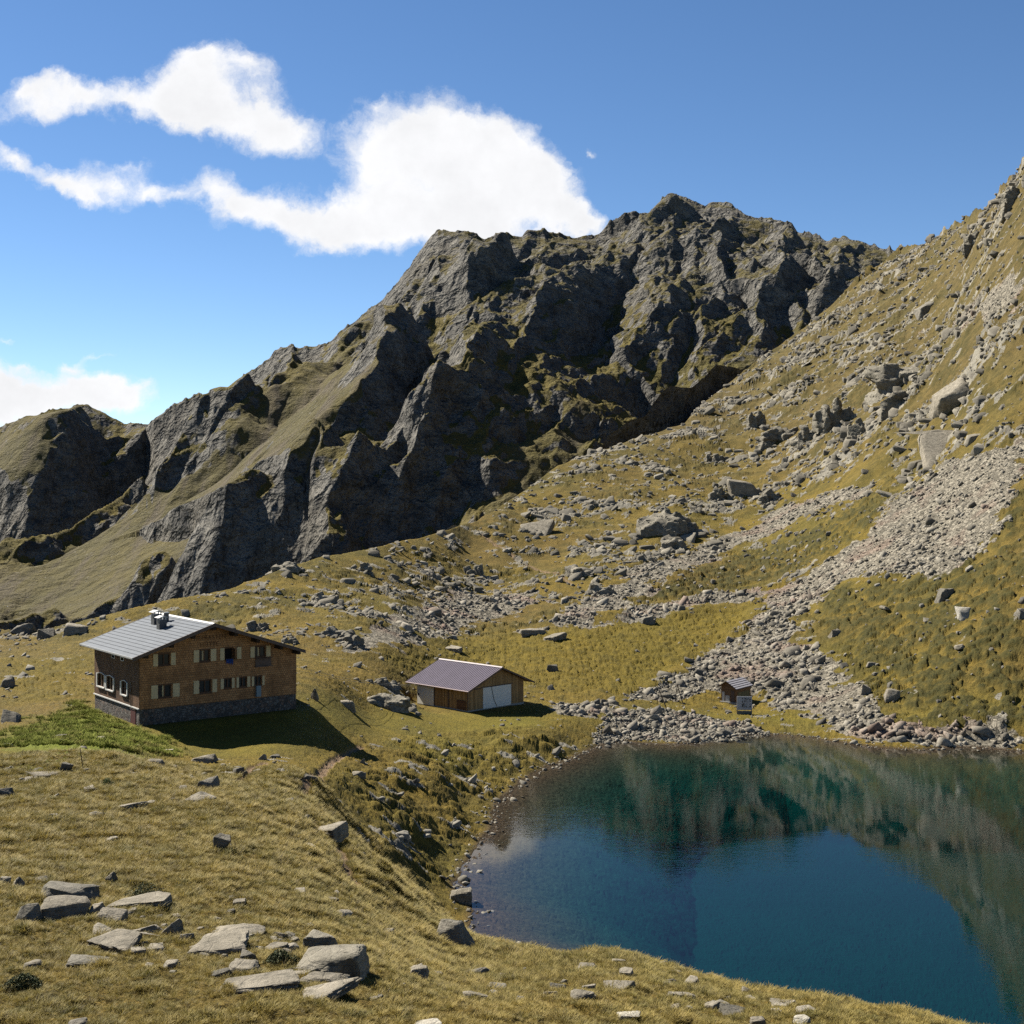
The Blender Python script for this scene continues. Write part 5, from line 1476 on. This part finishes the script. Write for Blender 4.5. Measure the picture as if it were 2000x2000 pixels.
CRAGS = []
def build_boulders():
    RM = {'dark': mat_boulder('dark_gneiss', (.075, .070, .056), (.165, .150, .120)), 'pale': mat_boulder('pale_gneiss', (.110, .098, .074), (.225, .200, .155), .16, .55),
          'white': mat_boulder('white_quartz', (.24, .22, .18), (.34, .32, .265), .08, .15), 'crag': mat_boulder('crag_rock', (.092, .084, .064), (.205, .186, .145), .12, .45)}
    mats = dict(dark='dark', pale='pale', slab='pale', jag='pale', strata='crag', white='white', dome='pale', face='pale')
    A = np.array([(a + b) / 2 for a, b, *_ in FORE], float); B = np.array([f[3] for f in FORE], float)
    X, Y, Z = hit_full(A, B)
    crags = CRAGS
    for i, (x0, x1, y0, y1, kind, lab) in enumerate(FORE):
        y = float(Y[i]); w = (x1 - x0) / F * y; h = (y1 - y0) / F * y
        r = np.random.default_rng(700 + i)
        big_crag = kind in ('strata', 'dome', 'face') and y > 150
        if big_crag:
            depth = w * .42
            v, f = crag_shape(300 + i, w * .5, depth, h * .62, 9 + (x1 - x0) // 14, .30 if kind != 'face' else .5)
            lift, back = -h * .02, .40
            if kind in ('face', 'dome'):
                v, f = rock_shape(100 + i, 4, 'slab' if kind == 'face' else 'block2', .05)
                depth = w * .5 if kind == 'dome' else h * .9
                v = v * np.array([w * .5, depth, h * (.30 if kind == 'face' else .66)])
                v = v @ np.array(Matrix.Rotation(.62 if kind == 'face' else .3, 3, 'X') @ Matrix.Rotation(-.18, 3, 'Y')).T
                lift, back = -h * .02, .35
            crags.append((float((A[i] - CX) / F * y), y, w, h))
        else:
            v, f = rock_shape(100 + i, 3 if (x1 - x0) > 50 else 2, KINDS_[kind], .085)
            depth = w * (.40 if kind != 'slab' else .46)
            top = depth * 2 * (.28 if y < 130 else .14)              # part of the height seen is the top
            hz = max(h - top * .75, h * .42) if kind != 'strata' else h * .8
            if kind == 'slab' and y > 150:
                hz *= .6
            v = v * np.array([w * .5, depth, hz * .72])
            R = np.array(Matrix.Rotation(r.uniform(-.25, .25), 3, 'Z') @ Matrix.Rotation(r.uniform(-.08, .08), 3, 'X') @ Matrix.Rotation(r.uniform(-.10, .10) - (.12 if kind == 'slab' else 0), 3, 'Y'))
            v = v @ R.T
            lift, back = hz * .08, .55
        me = rock_mesh('boulder', v, f, RM[mats[kind]], True)
        o = bpy.data.objects.new('rock_outcrop' if big_crag else 'boulder', me); C.objects.link(o)
        yo = y + depth * back
        o.location = ((A[i] - CX) / F * yo, yo, float(Z[i]) + lift)
        tag(o, lab, 'rock outcrop' if big_crag else 'boulder')
    return RM

def block_templates(seed, n=12, cuts=1):
    T = []
    for k in range(n):
        v, f = rock_shape(seed * 77 + k, cuts, ('block', 'block2', 'slab', 'block2')[k % 4], .05 if cuts else 0)
        T.append((v, f))
    return T

def blocks_mesh(name, X, Y, Z, size, mat, seed, sink, tilt, label, cat, cuts=1, spread=.45):
    r = np.random.default_rng(seed); T = block_templates(seed, 16, cuts); n = len(X)
    VV, FF, TT = [], [], []; off = 0
    tt = r.integers(0, len(T), n); ang = r.normal(.35, spread, n)
    sx = size * r.uniform(.8, 1.6, n); sy = size * r.uniform(.7, 1.1, n); sz = size * r.uniform(.45, .95, n)
    tx = r.normal(.22, .22, n); ty = r.normal(tilt, .15, n); tone = r.random(n)
    for k, (v, f) in enumerate(T):
        m = np.nonzero(tt == k)[0]
        if not len(m):
            continue
        p = v[None] * np.stack([sx[m], sy[m], sz[m]], -1)[:, None, :]
        x, y, z = p[..., 0], p[..., 1], p[..., 2]
        z = z + x * tx[m, None] + y * ty[m, None]
        c, s = np.cos(ang[m])[:, None], np.sin(ang[m])[:, None]
        q = np.stack([x * c - y * s + X[m, None], x * s + y * c + Y[m, None], z + Z[m, None] + (sz[m] * sink)[:, None]], -1)
        VV.append(q.reshape(-1, 3)); FF.append((f[None] + (np.arange(len(m)) * len(v))[:, None, None]).reshape(-1, 3) + off); TT.append(np.repeat(tone[m], len(v)))
        off += len(m) * len(v)
    me = rock_mesh(name, np.concatenate(VV), np.concatenate(FF), mat)
    a = me.attributes.new('tone', 'FLOAT', 'POINT'); a.data.foreach_set('value', np.concatenate(TT).astype(np.float32))
    o = bpy.data.objects.new(name, me); C.objects.link(o)
    tag(o, label, cat, None, 'stuff')
    return o

def stone_shape(seed, sub):
    r = np.random.default_rng(seed); v = _ICO[sub][0].copy()
    for k in range(9):
        n = r.normal(size=3); n /= np.linalg.norm(n); e = v @ n - r.uniform(.45, .75)
        v -= np.where(e > 0, e, 0)[:, None] * n
    v += v * .10 * r.normal(size=(len(v), 1))
    return v / np.abs(v).max(0)

def stones_mesh(name, X, Y, Z, size, mat, seed, sub=1, flat=.62, label=None, cat='stones'):
    r = np.random.default_rng(seed)
    T = [stone_shape(seed * 50 + k, sub) for k in range(10)]
    f0 = _ICO[sub][1]; nv = len(T[0]); n = len(X)
    V = np.empty((n, nv, 3), np.float32)
    tt = r.integers(0, 10, n); ang = r.random(n) * 6.283
    sx = size * r.uniform(.75, 1.35, n); sy = size * r.uniform(.7, 1.2, n); sz = size * r.uniform(.7, 1.3, n) * flat
    tx = r.uniform(-.4, .4, n); ty = r.uniform(-.4, .4, n)
    for k in range(10):
        m = np.nonzero(tt == k)[0]
        if not len(m):
            continue
        p = T[k][None] * np.stack([sx[m], sy[m], sz[m]], -1)[:, None, :]
        x, y, z = p[..., 0], p[..., 1], p[..., 2]
        z = z + x * tx[m, None] + y * ty[m, None]
        c, s = np.cos(ang[m])[:, None], np.sin(ang[m])[:, None]
        V[m, :, 0] = x * c - y * s + X[m, None]; V[m, :, 1] = x * s + y * c + Y[m, None]; V[m, :, 2] = z + Z[m, None] + (sz[m] * .12)[:, None]
    Fc = (f0[None] + (np.arange(n) * nv)[:, None, None]).reshape(-1, 3)
    me = rock_mesh(name, V.reshape(-1, 3), Fc, mat)
    a = me.attributes.new('tone', 'FLOAT', 'POINT'); a.data.foreach_set('value', np.repeat(r.random(n), nv).astype(np.float32))
    o = bpy.data.objects.new(name, me); C.objects.link(o)
    if label:
        tag(o, label, cat, None, 'stuff')
    return o

def mat_stones(name, lo, hi, red=0.0):
    t = NT(name); g = t.n('ShaderNodeNewGeometry').outputs['Position']
    c = t.mix(t.attr('tone'), lo, hi)
    c = t.mix(t.math('MULTIPLY', t.rng(t.noise(g, 3.0, 4, .65), .5, .7), .55), c, tuple(v * .5 for v in lo))
    if red:
        c = t.mix(t.math('MULTIPLY', t.rng(t.noise(g, .10, 3), .54, .66), red), c, (.16, .10, .078))
    t.bsdf(c, .93, t.bump(t.noise(g, 6, 5, .7), .8, .06), .12)
    return t.m

def scatter(xr, yr, n, seed):
    r = np.random.default_rng(seed)
    px = r.uniform(*xr, n); Y = np.exp(r.uniform(np.log(yr[0]), np.log(yr[1]), n))
    # even over the ground: bearing columns widen with distance
    keep = r.random(n) < (Y / yr[1])
    px, Y = px[keep], Y[keep]
    k = Y < crestY(px) - 1
    px, Y = px[k], Y[k]
    return (px - CX) / F * Y, Y, r

def build_stuff_stones():
    ms = mat_stones('scree_stones', (.075, .068, .054), (.225, .205, .165), .5)
    mg = mat_stones('grey_stones', (.080, .074, .060), (.215, .198, .160))
    # scree fans
    X, Y, r = scatter((780, 2030), (176, 520), 260000, 3)
    g = ground_full(X, Y)
    fine = fbm(X / 14, Y / 14, 3, 77)
    k = r.random(len(X)) < np.clip(g['scree'], 0, 1) ** 1.5 * .30 * (1 + fine)
    k &= (g['sd'] < -.2)
    X, Y, Z, fine = X[k], Y[k], g['z'][k], fine[k]
    s = .13 * np.exp(r.normal(0, .70, len(X))) + .07
    s *= (1 + .55 * sstep(30, 4, Z)) * (1 + .5 * fine)
    print('scree', len(X))
    blocks_mesh('scree', X, Y, Z, np.clip(s * .85, .09, 1.0), ms, 21, .05, .35, 'grey scree of loose stones running down the right hand slope to the lake', 'scree', 0, 3.0)
    # broken rock of the ledges: blocks packed along the outcrops
    mc = mat_stones('ledge_rock', (.080, .073, .057), (.190, .172, .135))
    X, Y, r = scatter((-40, 2060), (180, 690), 420000, 5)
    g = ground_full(X, Y)
    w = np.clip(g['oc'], 0, 1) ** 1.3 * (1 - g['scree']) * (1 - .6 * g['shrub']) * (1 - .9 * g['meadow'])
    k = (r.random(len(X)) < w * .27) & (g['sd'] < -1)
    X, Y, Z, oc = X[k], Y[k], g['z'][k], g['oc'][k]
    s = (.30 * np.exp(r.normal(0, .60, len(X))) + .15) * np.clip(Y / 250, .8, 1.8) * (.7 + .6 * oc)
    ex = [(X, Y, Z, s)]
    for cx_, cy_, w_, h_ in CRAGS:
        n_ = int(10 + w_ * 2.2); q = r.normal(0, 1, (n_, 2)) * np.array([w_ * .55, w_ * .35]) + np.array([cx_, cy_])
        q = q[(q[:, 1] > 178) & (q[:, 1] < crestY(CX + F * q[:, 0] / q[:, 1]) - 1)]
        gg = ground_full(q[:, 0], q[:, 1]); kk = gg['sd'] < -1
        ex.append((q[kk, 0], q[kk, 1], gg['z'][kk], np.clip(w_ * .10 * np.exp(r.normal(0, .5, kk.sum())), .2, 2.4)))
    X, Y, Z, s = (np.concatenate([e[j] for e in ex]) for j in range(4))
    print('ledges', len(X))
    blocks_mesh('ledge_rubble', X, Y, Z, np.clip(s * .66, .15, 2.0), mc, 22, -.15, .42, 'broken grey ledges and blocks breaking through the grass of the hillside', 'broken rock')
    # stones strewn over the hillside and pasture beyond the buildings
    X, Y, r = scatter((-20, 2030), (150, 690), 120000, 6)
    g = ground_full(X, Y)
    cl = fbm(X / 22, Y / 22, 4, 79) + .5 * fbm(X / 5, Y / 5, 2, 80)
    w = sstep(-.15, .35, cl) * (1 - .85 * g['meadow']) * (1 - .9 * g['scree']) * (.6 + .25 * (g['shrub'] > .1))
    k = (r.random(len(X)) < w * .36) & (g['sd'] < -.5) & (g['scree'] < .6)
    X, Y, Z = X[k], Y[k], g['z'][k]
    s = (.13 * np.exp(r.normal(0, .65, len(X))) + .10) * np.clip(Y / 240, .8, 2.0)
    print('rubble', len(X))
    blocks_mesh('rubble', X, Y, Z, np.clip(s, .08, 1.6), mg, 23, .25, .3, 'grey stones strewn over the hillside between the crags', 'stones')
    # low rocks on the bank and the pasture in front of the hut
    X, Y, r = scatter((-20, 1120), (76, 176), 60000, 8)
    g = ground_full(X, Y)
    k = (r.random(len(X)) < g['slab'] * .07) & (g['sd'] < -.6)
    X, Y, Z = X[k], Y[k], g['z'][k]
    print('bank', len(X))
    blocks_mesh('bank_rubble', X, Y, Z, np.clip(.22 * np.exp(r.normal(0, .6, len(X))), .08, .9), mg, 24, .05, .0, 'low broken rock showing through the turf of the bank', 'broken rock')
    # gravel flat and stones along the waterline
    X, Y, r = scatter((1090, 1520), (180, 206), 26000, 7)
    g = ground_full(X, Y)
    k = (poly_sd(X, Y, Z_GRAVEL) + 1.2 * fbm(X / 4, Y / 4, 2, 81) > -.5) & (r.random(len(X)) < .36)
    X, Y, Z = X[k], Y[k], g['z'][k]
    print('gravel', len(X))
    blocks_mesh('shore_gravel', X, Y, Z, np.clip(.10 * np.exp(r.normal(0, .55, len(X))), .04, .45), mg, 25, .1, .0, 'flat grey stones on the gravel beach at the head of the lake', 'gravel', 0, 3.0)
    # waterline
    r = np.random.default_rng(31); P = []
    L = np.concatenate([[LK[-1]], LK])
    idx = [i for i in range(len(LK) - 1) if i < len(LAKE_PXY) - 1]
    for i in idx:
        a, b = LK[i], LK[i + 1]; d = np.hypot(*(b - a))
        n = int(d * 5.5)
        for _ in range(n):
            t = r.random(); P.append(a + (b - a) * t + r.normal(0, .75, 2))
    P = np.array(P); g = ground_full(P[:, 0], P[:, 1])
    k = (g['z'] > -.35) & (g['z'] < .8)
    P, Z = P[k], g['z'][k]
    s = .085 * np.exp(r.normal(0, .7, len(P))) + .03
    stones_mesh('shore_stones', P[:, 0], P[:, 1], Z, np.clip(s, .03, .55), mg, 27, 2, .6, 'small stones lying along the waterline of the lake', 'stones')

def build_family(RM):
    """countable loose stones of the foreground, the bank and the shore"""
    protos = []
    for k in range(12):
        v, f = rock_shape(900 + k, 2, ('block', 'block2', 'slab')[k % 3], .06); v = v * np.array([1, 1, .55])
        protos.append(rock_mesh('stone', v, f, RM['pale'] if k % 3 else RM['dark'], True))
    r = np.random.default_rng(41)
    def put(px, Y, s, label, group):
        for a, y, q in zip(px, Y, s):
            x = (a - CX) / F * y
            g = ground_full(np.array([x]), np.array([y]))
            if g['sd'][0] > .6 or g['scree'][0] > .8:
                continue
            o = bpy.data.objects.new('stone', protos[r.integers(0, 12)]); C.objects.link(o)
            o.location = (x, y, float(g['z'][0]) + q * .10); o.rotation_euler = (r.uniform(-.25, .25), r.uniform(-.25, .25), r.uniform(0, 6.28))
            o.scale = (q * r.uniform(.9, 1.5), q * r.uniform(.7, 1.1), q * r.uniform(.7, 1.3))
            tag(o, label, 'stone', group)
    n = 110; put(np.concatenate([r.uniform(20, 760, 56), r.normal(300, 90, 34), r.normal(560, 60, 20)]), np.concatenate([np.exp(r.uniform(np.log(36), np.log(62), 56)), r.normal(46, 2.6, 54)]), np.clip(.16 * np.exp(r.normal(0, .45, n)), .08, .42), 'small grey stone half sunk in the foreground grass near the rock groups', 'small stones in the foreground grass')
    n = 50; put(r.uniform(780, 1640, n), r.uniform(40, 56, n), np.clip(.17 * np.exp(r.normal(0, .4, n)), .08, .40), 'small pale stone in the grass of the near lake bank', 'small stones on the near lake bank')
    n = 40; put(r.uniform(0, 620, n), np.exp(r.uniform(np.log(70), np.log(122), n)), np.clip(.26 * np.exp(r.normal(0, .5, n)), .12, .8), 'small grey stone in the pasture between the foreground rocks and the hut', 'small stones in the pasture')
    n = 24; put(r.uniform(1450, 2000, n), r.uniform(190, 300, n), np.clip(.5 * np.exp(r.normal(0, .4, n)), .3, 1.2), 'pale stone sticking out of the dark shrubs on the right slope', 'pale stones on the shrub slope')
# ------------------------------------------------------------------ grass
def tuft_mesh(name, n, hgt, spread, mat, seed, wid=.010):
    r = np.random.default_rng(seed); V = []; Fq = []
    for k in range(n):
        a = r.random() * 6.283; rad = spread * math.sqrt(r.random()) * .5
        bx, by = rad * math.cos(a), rad * math.sin(a)
        h = hgt * r.uniform(.5, 1.1); lean = r.uniform(.3, 1.1) * h; la = a + r.normal(0, .7)
        dx, dy = math.cos(la), math.sin(la); wx, wy = -dy * wid, dx * wid
        i = len(V)
        for t, w in ((0, 1.0), (.45, .8), (.8, .5), (1.0, .08)):
            x = bx + dx * lean * t * t; y = by + dy * lean * t * t; z = h * (t - .28 * t * t * (lean / h))
            V += [(x - wx * w, y - wy * w, z), (x + wx * w, y + wy * w, z)]
        for j in range(3):
            p = i + j * 2; Fq.append((p, p + 1, p + 3, p + 2))
    me = bpy.data.meshes.new(name); me.from_pydata(V, [], Fq); me.materials.append(mat)
    return bpy.data.objects.new(name, me)

def mat_green_blades():
    t = NT('green_grass_blades'); oi = t.n('ShaderNodeObjectInfo').outputs['Random']; g = t.n('ShaderNodeNewGeometry').outputs['Position']
    c = t.mix(oi, (.095, .115, .016), (.175, .185, .036)); c = t.mix(t.rng(t.noise(g, .5, 3), .5, .68), c, (.150, .125, .040))
    t.bsdf(c, .9, None, .05)
    return t.m

def mat_blades():
    t = NT('grass_blades'); g = t.n('ShaderNodeNewGeometry').outputs['Position']
    oi = t.n('ShaderNodeObjectInfo').outputs['Random']
    n1 = t.noise(g, .22, 4, .6); n2 = t.noise(g, 1.4, 3, .6)
    c = t.mix(t.rng(n1, .38, .62), (.180, .145, .030), (.250, .190, .044))
    c = t.mix(t.math('MULTIPLY', t.rng(n2, .50, .66), .75), c, (.080, .082, .018))
    c = t.mix(t.math('MULTIPLY', oi, .45), c, (.27, .21, .09))
    c = t.mix(t.math('MULTIPLY', t.math('GREATER_THAN', oi, .84), .7), c, (.052, .040, .016))
    d = t.n('ShaderNodeBsdfPrincipled'); t.l(c, d.inputs['Base Color']); d.inputs['Roughness'].default_value = .7; d.inputs['Specular IOR Level'].default_value = .2
    tl = t.n('ShaderNodeBsdfTranslucent'); t.l(c, tl.inputs['Color'])
    mx = t.n('ShaderNodeMixShader'); mx.inputs[0].default_value = .3; t.l(d.outputs[0], mx.inputs[1]); t.l(tl.outputs[0], mx.inputs[2])
    t.l(mx.outputs[0], t.out.inputs[0])
    return t.m

def gn_instances(name, P, rot, scale, protos, pick):
    me = bpy.data.meshes.new(name); me.vertices.add(len(P)); me.vertices.foreach_set('co', np.asarray(P, np.float32).ravel())
    for k, v, ty in (('rot', rot, 'FLOAT'), ('size', scale, 'FLOAT'), ('pick', pick, 'INT')):
        a = me.attributes.new(k, ty, 'POINT'); a.data.foreach_set('value', v.astype(np.float32 if ty == 'FLOAT' else np.int32))
    o = bpy.data.objects.new(name, me); C.objects.link(o)
    col = bpy.data.collections.new(name + '_tufts')
    for p in protos:
        col.objects.link(p)
    ng = bpy.data.node_groups.new(name, 'GeometryNodeTree')
    ng.interface.new_socket('Geometry', in_out='INPUT', socket_type='NodeSocketGeometry'); ng.interface.new_socket('Geometry', in_out='OUTPUT', socket_type='NodeSocketGeometry')
    N = ng.nodes; Lk = ng.links
    gi = N.new('NodeGroupInput'); go = N.new('NodeGroupOutput')
    ci = N.new('GeometryNodeCollectionInfo'); ci.inputs['Collection'].default_value = col; ci.inputs['Separate Children'].default_value = True; ci.inputs['Reset Children'].default_value = True
    ip = N.new('GeometryNodeInstanceOnPoints'); ip.inputs['Pick Instance'].default_value = True
    def at(nm, ty):
        a = N.new('GeometryNodeInputNamedAttribute'); a.data_type = ty; a.inputs['Name'].default_value = nm; return a.outputs['Attribute']
    cb = N.new('ShaderNodeCombineXYZ'); Lk.new(at('rot', 'FLOAT'), cb.inputs[2])
    er = N.new('FunctionNodeEulerToRotation'); Lk.new(cb.outputs[0], er.inputs[0])
    Lk.new(gi.outputs[0], ip.inputs['Points']); Lk.new(ci.outputs[0], ip.inputs['Instance']); Lk.new(at('pick', 'INT'), ip.inputs['Instance Index'])
    Lk.new(er.outputs[0], ip.inputs['Rotation']); Lk.new(at('size', 'FLOAT'), ip.inputs['Scale'])
    Lk.new(ip.outputs[0], go.inputs[0])
    m = o.modifiers.new('tufts', 'NODES'); m.node_group = ng
    return o

def build_grass():
    mat = mat_blades()
    protos = [tuft_mesh('tuft', 26, .26, .26, mat, 1), tuft_mesh('tuft', 30, .20, .34, mat, 2), tuft_mesh('tuft', 20, .32, .2, mat, 3), tuft_mesh('tuft', 34, .15, .4, mat, 4)]
    r = np.random.default_rng(51)
    n = 330000
    px = r.uniform(-60, 2000, n); Y = r.uniform(27, 105, n)
    keep = r.random(n) < np.clip(Y / 105, 0, 1) * np.clip(46 / Y, 0, 1) ** 1.3 * 2.0
    px, Y = px[keep], Y[keep]; X = (px - CX) / F * Y
    g = ground_full(X, Y)
    cl = fbm(X / 1.6, Y / 1.6, 3, 111)
    k = (g['sd'] < -.3) & (g['rock'] < .5) & (g['soil'] < .3) & (r.random(len(X)) < .45 + 1.1 * sstep(-.2, .3, cl))
    X, Y, Z = X[k], Y[k], g['z'][k]; cl = cl[k]
    s = (.62 + .5 * sstep(-.1, .4, cl)) * r.uniform(.6, 1.2, len(X)) * np.clip(Y / 48, .8, 1.5)
    print('tufts', len(X))
    o = gn_instances('grass', np.stack([X, Y, Z - .03], -1), r.random(len(X)) * 6.283, s, protos, r.integers(0, 4, len(X)))
    tag(o, 'dry golden tussock grass covering the foreground slope', 'grass', None, 'stuff')
    mg_ = mat_green_blades()
    gp = [tuft_mesh('green_tuft', 22, .5, .5, mg_, 11, .02), tuft_mesh('green_tuft', 26, .36, .6, mg_, 12, .02)]
    n = 60000; px = r.uniform(-60, 420, n); Y = r.uniform(112, 168, n); X = (px - CX) / F * Y
    g = ground_full(X, Y)
    k = (r.random(n) < g['lush'] * sstep(-.25, .2, fbm(X / 3.0, Y / 3.0, 3, 121)) * .6) & (rect_sd(X, Y, HUT, HU, HV, 0, 18.1, 0, 13.2) > .3)
    X, Y, Z = X[k], Y[k], g['z'][k]
    print('lush', len(X))
    o = gn_instances('lush_grass', np.stack([X, Y, Z - .04], -1), r.random(len(X)) * 6.283, r.uniform(.5, 1.2, len(X)), gp, r.integers(0, 2, len(X)))
    tag(o, 'lush bright green grass on the mound left of the hut', 'grass', None, 'stuff')

def build_shrubs():
    """low alpine bushes: short stems and many small leaves"""
    def lm(nm, a, b):
        t = NT(nm); oi = t.n('ShaderNodeNewGeometry').outputs['Position']
        t.bsdf(t.mix(t.rng(t.noise(oi, 9, 3), .35, .65), a, b), .7, None, .2); return t.m
    dk = lm('juniper_leaves', (.020, .030, .010), (.055, .065, .020)); gr_ = lm('green_leaves', (.035, .060, .012), (.080, .110, .024)); st = simple('twig_bark', (.05, .035, .022), .9, .1)
    S = [(281, 1764, 72, 38, dk, 'dark dwarf shrub growing on the wide pale rock of the left rock group'), (207, 1541, 26, 20, gr_, 'small round green bush beside the low flat rock in the left pasture'),
         (545, 1893, 66, 30, dk, 'low dark shrub left of the tall foreground rock stack'), (40, 1936, 70, 26, dk, 'low dark heather clump near the lower left corner')]
    X, Y, Z = hit_full([s[0] for s in S], [s[1] for s in S])
    r = np.random.default_rng(61)
    for i, (px, py, w, h, m, lab) in enumerate(S):
        y = float(Y[i]) + .25; W = w / F * y * .5; Hh = h / F * y * .95
        e = empty('shrub', (float(X[i]), y, float(Z[i]))); tag(e, lab, 'shrub')
        mb = MB()
        for k in range(9):
            a = r.random() * 6.283; q = W * r.uniform(.3, .85)
            mb.bar((0, 0, -.1), (q * math.cos(a), q * .7 * math.sin(a), Hh * r.uniform(.35, .8)), .014, .006, 5)
        mb.build('stem', st, e)
        V = []; Q = []
        for k in range(2600):
            a = r.random() * 6.283; q = math.sqrt(r.random()); lob = 1 + .25 * math.sin(a * 3 + i) + .15 * math.sin(a * 7)
            zz = Hh * r.random() ** .7 * max(.15, 1 - .75 * q * q)
            c = Vector((W * q * lob * math.cos(a), W * .75 * q * lob * math.sin(a), zz + .02))
            n = Vector(r.normal(size=3)).normalized(); u = n.orthogonal().normalized(); v = n.cross(u); L = r.uniform(.018, .04)
            b = len(V); V += [c - u * L, c + v * L * .45, c + u * L, c - v * L * .45]; Q.append((b, b + 1, b + 2, b + 3))
        me = bpy.data.meshes.new('foliage'); me.from_pydata([p[:] for p in V], [], Q); me.materials.append(m)
        o = bpy.data.objects.new('foliage', me); C.objects.link(o); o.parent = e
build_world(); build_camera()
build_ground(mat_ground()); build_mountain(mat_mountain()); build_water(mat_water())
HM = build_hut(); build_barn(HM); build_shed(HM); build_small(HM)
RM = build_boulders(); build_family(RM); build_stuff_stones(); build_grass(); build_shrubs()
